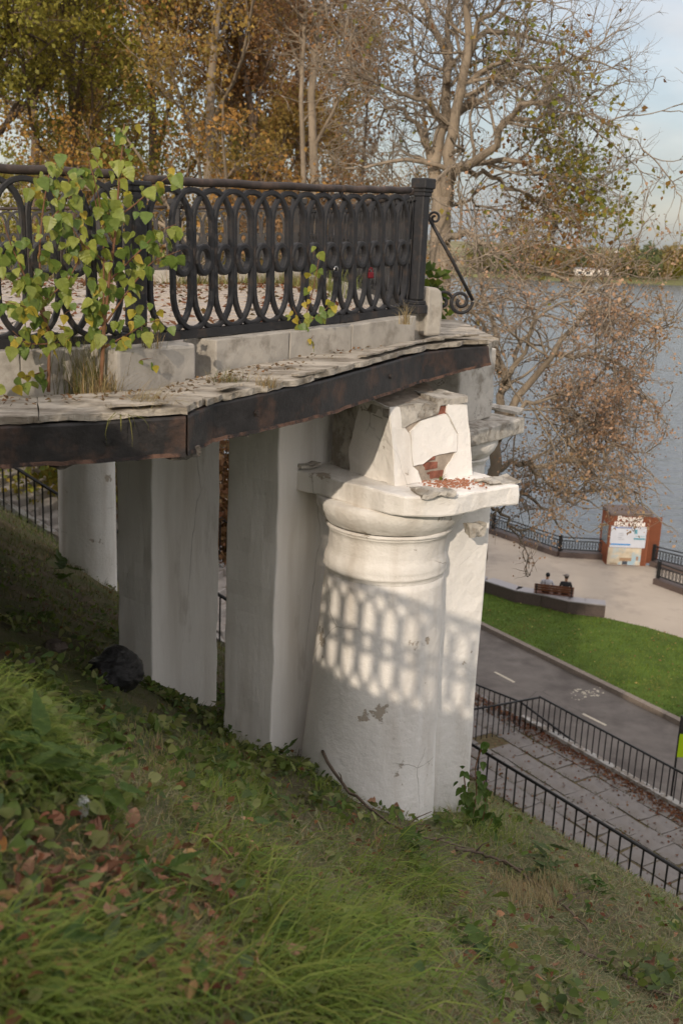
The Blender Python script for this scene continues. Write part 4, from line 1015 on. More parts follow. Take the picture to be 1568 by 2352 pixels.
# undergrowth behind the terrace
def shrub(name, c, size, n, cols, label, seed, lsize=.09, group=None, cat='shrub'):
    rg = np.random.default_rng(seed); root = thing(name, c, label, cat, group)
    q = rg.normal(size=(n, 3)); q /= np.linalg.norm(q, axis=1, keepdims=True); q *= rg.random((n, 1)) ** .45
    lump = 1 + .25 * np.sin(q[:, 0:1] * 5 + seed) * np.cos(q[:, 2:3] * 6)
    C = np.array(tuple(c)) + q * lump * np.array(size) + np.array([0, 0, size[2] * .9])
    v, f, cc = leaf_quads(C, lsize, rg, palette(n, cols, rg, .3), .2)
    link('foliage', np_mesh('foliage', v - np.array(tuple(c)), f, cc), root, LEAF)
    mb = MB()
    for k in range(7):
        e = Vector(c) + Vector((size[0] * rg.uniform(-.6, .6), size[1] * rg.uniform(-.6, .6), size[2] * rg.uniform(.9, 1.5)))
        mb.tube([Vector(c), lerp(Vector(c), e, .5) + Vector((0, 0, .1)), e], [.025, .015, .006], 5)
    mb.build('stems', BARK_D, root); return root
for k, (px, d, cols) in enumerate(((40, 24, YG), (150, 22, YG), (330, 25, OR), (470, 23, BRN), (600, 26, OR), (720, 24, BRN), (820, 25, OR))):
    p = PY(px, 700, d); shrub('shrub', (p.x, d, hz(p.x, d)), (2.2, 1.6, 3.6), 7000, cols, ['yellow-green shrub low behind the far railing at the left edge', 'yellow-green shrub low behind the far railing, second from the left edge', 'orange shrub low behind the far post', 'rusty shrub low behind the middle of the long railing', 'orange shrub low behind the railing near the padlocks', 'rusty shrub low behind the short railing panel', 'orange shrub low behind the corner post'][k], 70 + k, .15, 'shrubs behind the terrace')
p = PY(1008, 620, 9.6); rg_ = np.random.default_rng(5)
shrub('creeper', (p.x, p.y + .6, -1.0), (.16, .12, .42), 160, [(.07, .12, .02), (.10, .14, .02)], 'fresh green creeper leaves behind the scrolled brace', 80, .09)
# out-of-frame bushes added on the brow to keep the sun off the piers
for k, (x, y) in enumerate(((-2.42, 1.20), (-3.05, 1.95), (-3.8, 2.8))):
    shrub('hazel_bush', (x, y, hz(x, y)), (.62, .5, .8), 11000, YG, ['dense green bush on the brow beside the photographer', 'middle one of three dense green bushes on the brow', 'dense green bush on the brow next to the terrace'][k], 90 + k, .10, 'bushes on the brow')

# ---------------- far shore
g = random.Random(31)
FTC = [[(.20, .19, .07), (.25, .21, .08)], [(.16, .19, .08), (.20, .22, .09)], [(.28, .22, .09), (.32, .25, .10)], [(.14, .17, .085), (.17, .19, .09)]]
def far_tree(px, dy, H, cols, label, seed, lean=1.0):
    rg = np.random.default_rng(seed)
    p = PZ(px, 640, -17); x = p.x
    for _ in range(4): y = float(shore_y(x)) + dy; x = PY(px, 600, y).x
    z = -17.6 if dy < 12 else -16
    root = thing('shore_tree', (x, y, z), label, 'tree', 'trees on the far shore')
    n = 1500; q = rg.normal(size=(n, 3)); q /= np.linalg.norm(q, axis=1, keepdims=True); q *= rg.random((n, 1)) ** .35
    q *= 1 + .3 * np.sin(q[:, 0:1] * 4 + seed) * np.sin(q[:, 2:3] * 5 + seed * 2)
    C = np.array([x, y, z + H * .56]) + q * np.array([H * .34 * lean, H * .34 * lean, H * .46])
    v, f, cc = leaf_quads(C, H * .085, rg, palette(n, cols, rg, .3), 0)
    link('crown', np_mesh('crown', v - np.array([x, y, z]), f, cc), root, LEAF)
    mb = MB(); mb.tube([(x, y, z), (x + .2, y, z + H * .5)], [.3, .12], 5); mb.build('trunk', BARK_D, root)
k = 0; pos_words = []
ORD = ['first', 'second', 'third', 'fourth', 'fifth', 'sixth', 'seventh', 'eighth', 'ninth', 'tenth', 'eleventh', 'twelfth', 'thirteenth', 'fourteenth', 'fifteenth', 'sixteenth', 'seventeenth', 'eighteenth', 'nineteenth', 'twentieth', 'sixth-last', 'fifth-last', 'fourth-last', 'third-last', 'second-last', 'last', 'extra']
for px in range(1085, 1600, 20):
    for row in range(2):
        H = (g.uniform(12, 18) if row else g.uniform(9, 14)); 
        if px > 1530: H = 18 if row else 7
        cols = g.choice(FTC) if not (px > 1535 and row == 0) else [(.16, .15, .02), (.20, .19, .03)]
        tone = {0: 'olive', 1: 'green', 2: 'ochre', 3: 'dark green'}.get(FTC.index(cols) if cols in FTC else 9, 'bright yellow')
        far_tree(px + g.uniform(-5, 5), 14 + row * 22 + g.uniform(0, 8), H, cols, f'small {tone} far-shore tree, {ORD[k // 2]} from the left in the {"back" if row else "front"} row', 300 + k)
        k += 1
def building(px, py, d, w, h, dep, wall, roof, label, nw=4, ns=2, roofh=1.2):
    p = PY(px, py, d); z = -15.0; x, y = p.x, p.y; zt = p.z
    root = thing('building', (x, y, z), label, 'building')
    mb = MB(); mb.box((x, y, (z + zt) / 2), (w, dep, zt - z)); mb.build('wall', wall, root)
    mb = MB(); mb.add([(x - w / 2 - .4, y - dep / 2 - .4, zt), (x + w / 2 + .4, y - dep / 2 - .4, zt), (x + w / 2 + .4, y + dep / 2 + .4, zt), (x - w / 2 - .4, y + dep / 2 + .4, zt), (x - w / 2 + 1, y, zt + roofh), (x + w / 2 - 1, y, zt + roofh)],
                      [(3, 2, 1, 0), (0, 1, 5, 4), (2, 3, 4, 5), (1, 2, 5), (3, 0, 4)]); mb.build('roof', roof, root)
    for r in range(ns):
        for c in range(nw):
            mb = MB(); mb.box((x - w / 2 + (c + .5) * w / nw, y - dep / 2 - .03, zt - 1.8 - r * 3), (w / nw * .5, .1, 1.5)); mb.build('window', mat('far window glass', (.05, .06, .07), .2, .1), root)
WP = mat('far white wall', (.74, .68, .60), .9, .05, .2, bump=0); RP = mat('far red wall', (.30, .10, .07), .9, .1, .2, bump=0); YP = mat('far yellow wall', (.66, .52, .32), .9, .05, .2, bump=0)
GR = mat('far grey roof', (.28, .27, .28), .8, .1, .2, bump=0); RR = mat('far red roof', (.30, .075, .05), .8, .1, .2, bump=0)
building(1443, 581, 640, 16, 8, 8, RP, WP, 'red brick house with pale roof on the far shore', 4)
building(1489, 583, 650, 18, 8, 8, RP, WP, 'long red brick house near the right end of the far shore', 5)
building(1224, 590, 600, 12, 8, 8, YP, RR, 'pale yellow house on the far shore behind the bare branches', 3)
building(1180, 596, 605, 8, 8, 8, WP, RR, 'small white house with red roof on the far shore', 3)
building(1357, 619, 572, 17, 4, 6, WP, GR, 'low white shed by the water on the far shore', 4, 1, .8)
building(1540, 584, 900, 60, 12, 14, WP, GR, 'long white block on the skyline of the far shore', 10, 3)
def mast(px, yt, d, bands, label):
    p = PY(px, yt, d); root = thing('mast', (p.x, p.y, -15), label, 'mast'); n = 8
    for i in range(n):
        a, b = lerp(-15.0, p.z, i / n), lerp(-15.0, p.z, (i + 1) / n)
        mb = MB(); mb.tube([(p.x, p.y, a), (p.x, p.y, b)], .45, 6); mb.build('band', bands[i % len(bands)], root)
REDP = mat('mast red', (.35, .04, .03), .7, .05, 1, bump=0)
mast(1195, 552, 700, [REDP, WP], 'red and white banded mast on the far shore skyline')
mast(1263, 556, 690, [WP, WP, GR], 'white tower with grey band on the far shore skyline')

# ================================================================== FENCES, STAIRS
FENCE = mat('black fence paint', (.012, .012, .013), .45, .3, 20, bump=.2, spec=.4)
def fence(pts, h, sp, label, r=.034, rb=.018, drop=0.0):
    """pts: foot of the fence; each baluster is its own part"""
    root = thing('metal_fence', pts[0], label, 'fence')
    up = Vector((0, 0, h))
    mb = MB(); mb.tube([p + up for p in pts], r, 8); mb.build('top_rail', FENCE, root, True)
    mb = MB(); mb.tube([(0, 0, -.25 - drop), (0, 0, h)], rb, 6); me = mb.mesh('baluster'); me.materials.append(FENCE)
    for a, b in zip(pts[:-1], pts[1:]):
        n = max(1, int((b - a).length / sp))
        for i in range(n):
            inst('baluster', me, root, Matrix.Translation(lerp(a, b, i / n) - pts[0]))
    return root
def onhill(p): return Vector((p.x, p.y, float(hillcut(np.array(p.x), np.array(p.y)))))
zf = ZPATH + .12
corner = PZ(1215, 1668, zf)
fence([nm(PATH_N1 - .05, (corner.xy @ MV) - .05, zf), nm(PATH_N1 - .05, -8, zf)], .92, .235, 'black metal fence between the slab path and the road, on white edging')
cc_ = nm(PATH_N1 - .05, corner.xy @ MV, zf)
fence([PZ(1040, 1700, zf), lerp(PZ(1040, 1700, zf), cc_, .97)], .92, .2, 'short black metal fence across the end of the slab path')
pa = PZ(1040, 1610, zf - .2); pb_ = PZ(1190, 1672, zf - .2)
fence([pa, pb_, PZ(1345, 1790, ZROAD - .1)], .9, .2, 'black metal fence dropping behind the path corner to the road')
lowA, lowB = PY(1040, 1684, 21.2) - Vector((0, 0, .82)), PY(1680, 2072, 16.2) - Vector((0, 0, .82))
fence([lowA, lowB], .82, .25, 'black metal fence low on the grass slope, near side of the slab path', r=.034, rb=.019, drop=.5)
# stairs seen between the columns at the left
sd = Vector((.94, -.35, 0)).normalized(); sa = Vector((.35, .94, 0)).normalized()
p_near = PY(70, 1194, 20.5)                       # foot of the near fence
run, rise = .36, .152
s0 = p_near - sd * 5.0; z0_ = p_near.z + 5.0 * rise / run
stair = thing('stairs', (p_near.x, p_near.y, p_near.z), 'grey stone stairs descending the slope behind the far left column', 'stairs')
STEPM = mat('worn step stone', (.40, .365, .335), .95, .2, 4, col2=(.13, .10, .07), lo=.55, hi=.68, scale2=3, bump=.5, bscale=20)
for k in range(26):
    c = s0 + sd * (k * run) + sa * 1.35; zt = z0_ - k * rise
    mb = MB(); mb.box((c.x, c.y, zt - .17), (run + .06, 2.3, .34), math.atan2(sd.y, sd.x)); mb.build('step', STEPM, stair, bevel=.02, seg=1)
for off, nm_ in ((.02, 'edging'), (2.62, 'edging')):
    a = s0 + sa * off; b = s0 + sd * 9.5 + sa * off
    a = Vector((a.x, a.y, z0_ - .05)); b = Vector((b.x, b.y, z0_ - 9.5 * rise / run - .05))
    mb = MB(); mb.bar(a, b, .16, .18); roughen(mb.build(nm_, WHITEPAINT, stair), amp=.03, sc=4, maxlen=.25)
for off, lb in ((-.12, 'black metal stair fence in front of the stone steps at the left'), (2.75, 'black metal stair fence on the far side of the stone steps')):
    a = s0 + sa * off; b = s0 + sd * 9.5 + sa * off
    fence([Vector((a.x, a.y, z0_ + .02)), Vector((b.x, b.y, z0_ - 9.5 * rise / run + .02))], .95, .20, lb)

# ================================================================== PROMENADE THINGS
# kiosk
kb0, kb1 = PZ(1393, 1297, ZROAD), PZ(1479, 1300, ZROAD)
kx = (kb1 - kb0); KW = kx.length; kx.normalize(); ky = Vector((-kx.y, kx.x, 0)); KH = 2.68; KD = 1.7
kiosk = thing('ticket_kiosk', kb0, 'red-brown slatted ticket kiosk with white poster on the promenade', 'kiosk')
mb = MB(); q = [kb0 + ky * .03, kb1 + ky * .03, kb1 + ky * KD, kb0 + ky * KD]; mb.prism([(p.x, p.y) for p in q], ZROAD, ZROAD + KH - .05); mb.build('body', mat('kiosk inner board', (.10, .035, .02), .8, .2, 4), kiosk)
ns = 22
sl_ = MB(); sl_.box((0, 0, KH / 2), (KW / ns * .78, .05, KH)); sme = sl_.mesh('slat'); sme.materials.append(REDWOOD)
ax = math.atan2(kx.y, kx.x)
for i in range(ns): inst('slat', sme, kiosk, Matrix.Translation(kx * ((i + .5) * KW / ns)) @ Matrix.Rotation(ax, 4, 'Z'))
for i in range(16):
    inst('slat', sme, kiosk, Matrix.Translation(kx * -.03 + ky * ((i + .5) * KD / 16)) @ Matrix.Rotation(ax + math.pi / 2, 4, 'Z'))
    inst('slat', sme, kiosk, Matrix.Translation(kx * (KW + .03) + ky * ((i + .5) * KD / 16)) @ Matrix.Rotation(ax + math.pi / 2, 4, 'Z'))
mb = MB(); c = kb0 + kx * (KW / 2) + ky * (KD / 2) + Vector((0, 0, KH + .05)); mb.box(c, (KW + .25, KD + .2, .12), ax); mb.build('roof', mat('kiosk roof felt', (.13, .10, .09), .9, .2, 5), kiosk)
dr = MB(); 
for i in range(9): inst('door_slat', sme, kiosk, Matrix.Translation(kx * (KW + .12 + i * .085) + ky * (.5 + i * .012)) @ Matrix.Rotation(ax + .1, 4, 'Z') @ Matrix.Scale(.93, 4))
win = MB(); win.box(kb0 + kx * -.07 + ky * .75 + Vector((0, 0, 1.55)), (.04, .95, 1.0), ax); win.build('window', mat('kiosk window', (.16, .19, .21), .15, .1, 3, bump=0, spec=.6), kiosk)
def panel(u0, u1, v0, v1, m, name, off, par=None):
    a = kb0 - ky * off
    p = [a + kx * (u0 * KW) + Vector((0, 0, v0)), a + kx * (u1 * KW) + Vector((0, 0, v0)), a + kx * (u1 * KW) + Vector((0, 0, v1)), a + kx * (u0 * KW) + Vector((0, 0, v1))]
    mb = MB(); mb.add(p + [x + ky * .02 for x in p], [(0, 1, 2, 3), (7, 6, 5, 4), (1, 0, 4, 5), (2, 1, 5, 6), (3, 2, 6, 7), (0, 3, 7, 4)]); return mb.build(name, m, par or kiosk)
def flat(n_, c): return mat(n_, c, .6, .06, 3, bump=0)
poster = flat('poster paper', (.50, .53, .60)); posterw = mat('poster warm print', (.50, .44, .34), .6, .25, 2.2, col2=(.30, .42, .50), lo=.5, hi=.6, scale2=1.3, bump=0)
pph = panel(-.02, .86, .03, .95, posterw, 'poster_photo', .05); ppb = panel(.0, .94, .97, 2.1, poster, 'poster_board', .045)
for i, (u0, u1, v0, v1, cl) in enumerate(((.08, .55, 2.0, 2.06, (.15, .22, .50)), (.02, .55, 1.10, 1.17, (.03, .22, .55)), (.62, .92, 1.42, 1.50, (.06, .25, .33)), (.62, .70, 1.72, 1.95, (.10, .30, .38)), (.66, .92, 1.58, 1.62, (.25, .40, .46)), (.2, .34, 1.72, 1.74, (.3, .32, .38)), (.2, .36, 1.62, 1.64, (.3, .32, .38)), (.2, .3, 1.5, 1.52, (.2, .22, .28)), (.2, .37, 1.4, 1.42, (.3, .32, .38)),
                                     (.38, .52, .05, .24, (.05, .06, .08)), (.30, .62, .25, .42, (.30, .20, .12)), (.05, .25, .09, .12, (.22, .13, .08)), (.74, .80, .3, .5, (.30, .18, .12)))):
    panel(u0, u1, v0, v1, flat('poster ink %d' % i, cl), 'print', .055 + .004 * (i % 3), ppb if v0 > .96 else pph)
def text_mesh(s, size, p, x, z, m, parent, name):
    cu = bpy.data.curves.new(name, 'FONT'); cu.body = s; cu.size = size; cu.extrude = .012; cu.align_x = 'CENTER'; cu.offset = .012
    o = bpy.data.objects.new(name, cu); COL.objects.link(o); dg = bpy.context.evaluated_depsgraph_get()
    me = bpy.data.meshes.new_from_object(o.evaluated_get(dg)); bpy.data.objects.remove(o)
    y = z.cross(x)
    t = bpy.data.objects.new(name, me); COL.objects.link(t); me.materials.clear(); me.materials.append(m)
    t.parent = parent; t.matrix_local = Matrix.Translation(p - root_of(parent)) @ Matrix((x, z, x.cross(z))).transposed().to_4x4()
    return t
WLET = flat('white letters', (.80, .77, .74))
ct_ = kb0 + kx * (KW * .47) - ky * .06
text_mesh('Речные', .36, ct_ + Vector((0, 0, 2.40)), kx, Vector((0, 0, 1)), WLET, kiosk, 'lettering')
text_mesh('прогулки', .36, ct_ + Vector((0, 0, 2.14)), kx, Vector((0, 0, 1)), WLET, kiosk, 'lettering')

# low granite wall and bench with two people
wl_ = [PZ(x, y, ZROAD + .05) for x, y in ((1040, 1350), (1110, 1361), (1180, 1384), (1240, 1394), (1300, 1409), (1340, 1414), (1387, 1419))]
gw = thing('granite_wall', wl_[3], 'low curved brown granite wall along the lawn behind the bench', 'wall')
for i in range(len(wl_) - 1):
    a, b = wl_[i], wl_[i + 1]; mb = MB(); up = Vector((0, 0, .27))
    o_ = Vector((-(b - a).normalized().y, (b - a).normalized().x, 0)) * .32
    mb.bar(lerp(a, b, .003) + up + o_, lerp(a, b, .997) + up + o_, .60, .55); mb.build('block', GRANITE, gw, bevel=.01, seg=1)
    mb = MB(); mb.bar(lerp(a, b, .002) + o_ + Vector((0, 0, .575)), lerp(a, b, .998) + o_ + Vector((0, 0, .575)), .66, .05); mb.build('cap', GRANTOP, gw)
bc = PZ(1268, 1401, ZROAD + .05) + Vector((.05, .34, 0)); bc.z = ZROAD; bx_ = Vector((.93, -.20, 0)).normalized(); by_ = Vector((-bx_.y, bx_.x, 0))   # by_: the way the sitters face
bench = thing('park_bench', bc, 'brown slatted park bench with two sitters, seen from behind', 'bench'); axb = math.atan2(bx_.y, bx_.x)
ZS = ZROAD + .70
for i in range(4):
    c = bc + by_ * (.02 + i * .12); mb = MB(); mb.box((c.x, c.y, ZS - .02), (1.75, .10, .035), axb); mb.build('seat_slat', BENCHW, bench)
for i in range(3):
    c = bc - by_ * (.08 + i * .03); mb = MB(); mb.box((c.x, c.y, ZS + .16 + i * .12), (1.75, .03, .095), axb); mb.build('back_slat', BENCHW, bench)
for s in (-1, 1):
    c = bc + bx_ * (s * .78); mb = MB(); mb.box((c.x + by_.x * .2, c.y + by_.y * .2, ZS - .055), (.06, .45, .05), axb)
    mb.bar(c - by_ * .06 + Vector((0, 0, ZS - ZROAD)), c - by_ * .17 + Vector((0, 0, ZS - ZROAD + .46)), .05, .05); mb.build('leg', FENCE, bench)
def person(c, shirt, label, hairm, cap=None, lean=0.0, arm=None, strap=False):
    """seated figure; c is the seat point, faces by_"""
    root = thing('person', Vector((c.x, c.y, ZS)), label, 'person')
    f, r, u = by_, bx_, Vector((0, 0, 1)); b = Vector((c.x, c.y, ZS)) 
    V = {'pel': b + u * .10, 'wst': b + u * .26 - f * .02, 'chs': b + u * .44 + r * lean * .3, 'nck': b + u * .585 + f * .02 + r * lean * .5, 'hd0': b + u * .66 + f * .03 + r * lean * .6, 'hd1': b + u * .80 + f * .035 + r * lean * .65}
    rad = {'pel': .15, 'wst': .13, 'chs': .145, 'nck': .05, 'hd0': .075, 'hd1': .085}
    E_ = [('pel', 'wst'), ('wst', 'chs'), ('chs', 'nck'), ('nck', 'hd0'), ('hd0', 'hd1')]
    for s, n in ((-1, 'l'), (1, 'r')):
        V['sh' + n] = b + u * .535 + r * (s * .19 + lean * .45); V['el' + n] = b + u * .27 + r * (s * .27) + f * .05; V['ha' + n] = b + u * .20 + r * (s * .12) + f * .30
        if arm == n: V['el' + n] = b + u * .30 + r * (s * .34) + f * .02; V['ha' + n] = b + u * .26 + r * (s * .58) + f * .10
        V['hp' + n] = b + u * .09 + r * (s * .10); V['kn' + n] = b + u * .06 + r * (s * .13) + f * .46; V['an' + n] = b - u * .42 + r * (s * .13) + f * .46; V['to' + n] = b - u * .54 + r * (s * .14) + f * .60
        rad.update({'sh' + n: .075, 'el' + n: .05, 'ha' + n: .038, 'hp' + n: .10, 'kn' + n: .065, 'an' + n: .042, 'to' + n: .045})
        E_ += [('chs', 'sh' + n), ('sh' + n, 'el' + n), ('el' + n, 'ha' + n), ('pel', 'hp' + n), ('hp' + n, 'kn' + n), ('kn' + n, 'an' + n), ('an' + n, 'to' + n)]
    keys = list(V); me = bpy.data.meshes.new('body'); me.from_pydata([tuple(V[k] - root_of(root)) for k in keys], [(keys.index(a), keys.index(b_)) for a, b_ in E_], []); me.update()
    o = link('body', me, root); mo = o.modifiers.new('skin', 'SKIN'); sv = me.skin_vertices[0].data
    for i, k_ in enumerate(keys): sv[i].radius = (rad[k_], rad[k_]); sv[i].use_root = (k_ == 'pel')
    o.modifiers.new('sub', 'SUBSURF').levels = 2; o.modifiers['sub'].render_levels = 2
    dg = bpy.context.evaluated_depsgraph_get(); nme = bpy.data.meshes.new_from_object(o.evaluated_get(dg)); o.modifiers.clear(); o.data = nme; nme.name = 'body'
    nme.materials.clear(); SK = flat('skin', (.42, .24, .16)); TR = flat('dark trousers', (.03, .03, .04))
    for m_ in (shirt, SK, TR): nme.materials.append(m_)
    base = root_of(root)
    for p in nme.polygons:
        p.use_smooth = True; w = Vector(p.center) + base; hgt = (w - b).z; fw = (w - b).dot(f); sd_ = abs((w - b).dot(r))
        if hgt > .60: p.material_index = 1
        elif hgt < .10 or (hgt < .17 and fw > .12 and sd_ < .21): p.material_index = 2
        elif (w - V['hal']).length < .16 or (w - V['har']).length < .16: p.material_index = 1
        else: p.material_index = 0
    hc = V['hd1'] + u * .025 - f * .012
    mb = MB(); k = 12
    prof = [(.0, -.10), (.07, -.085), (.095, -.04), (.10, .01), (.085, .06), (.05, .088), (.0, .098)]
    mb.lathe([(max(a, .002), b2) for a, b2 in prof], hc, 14); mb.build('hair', hairm, root, True)
    if cap is not None:
        mb = MB(); mb.lathe([(.112, .0), (.118, .03), (.10, .075), (.05, .10), (.002, .105)], hc + u * .012, 16); cpo = mb.build('cap', cap, root, True)
        d_ = (-r * .8 + f * .6).normalized(); mb = MB(); mb.box(hc + d_ * .13 + u * .02, (.12, .13, .015), math.atan2(d_.y, d_.x)); mb.build('cap_peak', cap, cpo)
    if strap:
        mb = MB(); mb.tube([b + u * .58 - r * .07 - f * .03, b + u * .50 - r * .07 - f * .15, b + u * .36 - r * .06 - f * .155, b + u * .2 - r * .04 - f * .14], .014, 5); mb.build('strap', FENCE, root)
    return root
person(bc - bx_ * .36 + by_ * .16, flat('pale grey shirt', (.42, .42, .46)), 'dark-haired person in a pale grey shirt sitting on the bench, left one', flat('dark hair', (.012, .012, .014)), None, .04, 'r', True)
person(bc + bx_ * .50 + by_ * .16, flat('black jacket', (.012, .013, .016)), 'person in a black jacket and grey cap sitting on the bench, right one', flat('brown hair', (.03, .02, .015)), flat('grey cap', (.16, .14, .13)))
bagp = bc + bx_ * .08 + by_ * .14; mb = MB(); mb.box((bagp.x, bagp.y, ZS + .09), (.22, .16, .18), .2); o = mb.build('shoulder_bag', flat('bag cloth', (.02, .02, .025)), None, bevel=.04, origin=(bagp.x, bagp.y, ZS)); tag(o, 'small dark bag on the bench between the two sitters', 'bag')

# embankment railings
def quay_rail(a, b, n, label, h=1.05, granite=True):
    d = b - a; L = d.length; X = d.normalized(); Y = Vector((-X.y, X.x, 0)); Z = Vector((0, 0, 1))
    root = bpy.data.objects.new('quay_railing', None); COL.objects.link(root); tag(root, label, 'railing')
    root.matrix_world = Matrix.Translation(a) @ Matrix((X, Y, Z)).transposed().to_4x4()
    z0 = .30 if granite else 0.05; s = L / n
    ov = sweep_loop(oval_pts(s * .72, z0 + .1, h - .2, .22, .22, 4), .03, .03).mesh('oval'); ov.materials.append(FENCE)
    for i in range(n): inst('oval', ov, root, Matrix.Translation(((i + .5) * s, 0, 0)))
    for z, t in ((h, .06), (h - .17, .035), (z0 + .08, .04)):
        mb = MB(); mb.box((L / 2, 0, z), (L, t, t)); link('rail', mb.mesh('rail'), root, FENCE)
    for x in (0, L):
        mb = MB(); mb.box((x, 0, h / 2 + .05), (.14, .14, h + .1)); link('post', mb.mesh('post'), root, FENCE)
    if granite:
        mb = MB(); mb.box((L / 2, 0, .14), (L + .1, .55, .28)); link('plinth', mb.mesh('plinth'), root, GRANITE)
qp = [PZ(x, y, ZROAD) for x, y in ((985, 1160), (1130, 1224), (1283, 1277), (1390, 1283))]
quay_rail(qp[0], qp[1], 24, 'black quay railing left of the big curve, behind the columns')
quay_rail(qp[1] + (qp[2] - qp[1]) * .01, qp[2], 24, 'black quay railing under the drooping branches')
quay_rail(qp[2] + (qp[3] - qp[2]) * .01, qp[3], 16, 'black quay railing just left of the kiosk')
qa, qb = PZ(1497, 1299, ZROAD), PZ(1640, 1335, ZROAD)
quay_rail(qa, qb, 20, 'black quay railing just right of the kiosk, by the water')
na, nb_ = PZ(1508, 1340, ZROAD), PZ(1650, 1392, ZROAD)
quay_rail(na, nb_, 17, 'nearer black railing with brown granite plinth at the right edge')
# road sign cut by the right edge
sp_ = nm(PATH_N1 + .35, PZ(1566, 1760, ZPATH + .6).xy @ MV, ZPATH - .1); sgp = PY(1558, 1712, 27.6)
sign = thing('road_sign', (sgp.x, sgp.y, ZROAD - .1), 'dark-framed road sign with fluorescent yellow-green board at the right edge', 'sign')
mb = MB(); mb.tube([(sgp.x - .02, sgp.y + .03, ZROAD - .12), (sgp.x - .02, sgp.y + .03, sgp.z + .9)], .03, 8); mb.build('post', FENCE, sign)
mb = MB(); mb.box((sgp.x + .34, sgp.y, sgp.z + .0), (.72, .03, .72)); mb.build('board', mat('fluorescent board', (.42, .62, .01), .5, .03, 2, bump=0), sign)
mb = MB(); mb.box((sgp.x + .34, sgp.y - .02, sgp.z + .62), (.76, .03, .5)); mb.build('back_board', FENCE, sign)

# ================================================================== THINGS ON THE SLOPE
def ground(px, py):
    """point where the view line meets the slope"""
    r = ray(px, py); t0, t1 = .5, 40.0
    for i in range(400):
        t = .5 + i * .1; p = r * t
        if p.z < hz(p.x, p.y):
            a, b = t - .1, t
            for _ in range(20):
                m_ = (a + b) / 2; q = r * m_
                if q.z < hz(q.x, q.y): b = m_
                else: a = m_
            return r * b
    return r * 8
p = ground(268, 1570); BAGM = mat('black bin bag', (.008, .008, .009), .25, .2, 5, bump=1.0, bscale=9, bdist=.05, spec=.6)
bm = bmesh.new(); bmesh.ops.create_icosphere(bm, subdivisions=5, radius=1)
for v in bm.verts:
    n0 = v.co.copy(); k = 1 + .12 * MN.noise(n0 * 1.6) + .10 * abs(MN.noise(n0 * 3.5)) + .05 * MN.noise(n0 * 9)
    v.co = Vector((n0.x * .19 * k, n0.y * .18 * k, n0.z * .135 * k))
    if n0.z > .8: v.co.z += (n0.z - .8) * .28
me = bpy.data.meshes.new('bin_bag'); bm.to_mesh(me); bm.free(); o = link('bin_bag', me, None, BAGM, True, p + Vector((0, 0, .09))); tag(o, 'crumpled black bin bag on the dark slope beside the pier', 'bin bag')
def rock(px, py, s, label, m=ROUGHPL, seed=0, flat_=.6):
    p = ground(px, py); bm = bmesh.new(); bmesh.ops.create_icosphere(bm, subdivisions=3, radius=1)
    for v in bm.verts:
        n0 = v.co.copy(); k = 1 + .35 * MN.noise(n0 * 1.4 + Vector((seed, 0, 0))) + .1 * MN.noise(n0 * 5)
        v.co = Vector((n0.x * s * k, n0.y * s * .8 * k, n0.z * s * flat_ * k))
    me = bpy.data.meshes.new('rock'); bm.to_mesh(me); bm.free(); o = link('stone', me, None, m, False, p + Vector((0, 0, s * .2))); tag(o, label, 'stone'); return o
DKST = mat('earthy stone', (.11, .09, .075), .95, .3, 10, bump=.6)
rock(62, 1525, .05, 'small earthy stone on the dark slope at the left edge', DKST, 1); rock(125, 1490, .09, 'earthy stone lying left of the bin bag', DKST, 2); rock(288, 1512, .05, 'flat earthy stone against the bin bag', DKST, 3)
rock(555, 1700, .10, 'rough grey stone at the foot of the dark pier', DKST, 4)
p = ground(192, 1885); bm = bmesh.new(); bmesh.ops.create_icosphere(bm, subdivisions=4, radius=1)
for v in bm.verts:
    n0 = v.co.copy(); k = .7 + .6 * abs(MN.noise(n0 * 2.2)); v.co = Vector((n0.x * .022 * k, n0.y * .022 * k, n0.z * .045 * k))
me = bpy.data.meshes.new('paper'); bm.to_mesh(me); bm.free(); o = link('crumpled_paper', me, None, flat('white paper', (.55, .55, .54)), False, p + Vector((0, 0, .05))); tag(o, 'crumpled white paper in the grass at the left', 'litter')
def branch(pts, r, label, seed, twigs=5):
    g = random.Random(seed); P = [ground(x, y) + Vector((0, 0, h)) for x, y, h in pts]
    root = thing('fallen_branch', P[0], label, 'branch')
    q = [Vector(v) for v in poly_np(P, 18)]
    for v in q: v += Vector((g.gauss(0, .006), g.gauss(0, .006), g.gauss(0, .006)))
    mb = MB(); mb.tube(q, list(np.linspace(r, r * .5, 18)), 7); mb.build('stem', BARK_D, root, True)
    for k in range(twigs):
        a = q[g.randint(2, 16)]; e = a + Vector((g.uniform(-.25, .25), g.uniform(-.2, .2), g.uniform(.0, .10))); mb = MB(); mb.tube([a, lerp(a, e, .5) + Vector((0, 0, .02)), e], [r * .5, r * .35, r * .2], 5); mb.build('twig', BARK_D, root)
branch([(735, 1790, .22), (800, 1850, .10), (880, 1900, .05), (935, 1925, .04), (1000, 1945, .05), (1090, 1965, .05)], .012, 'long dry branch lying in front of the column foot', 1, 7)
branch([(1040, 1962, .05), (1110, 1975, .05), (1200, 2010, .05)], .014, 'thick dry branch lying right of the column foot', 2, 1)
branch([(1150, 1985, .03), (1235, 2040, .03), (1310, 2110, .04), (1380, 2170, .02)], .011, 'thin dark branch lying down the mown slope', 3, 2)
branch([(1300, 2180, .03), (1390, 2220, .02), (1470, 2270, .02), (1580, 2310, .02)], .013, 'dark branch at the lower right of the mown slope', 4, 2)
o = rock(885, 1805, .04, 'small dark stump of earth in the grass before the column', mat('dark earth', (.03, .022, .016), 1, .3, 20), 6, 1.2)

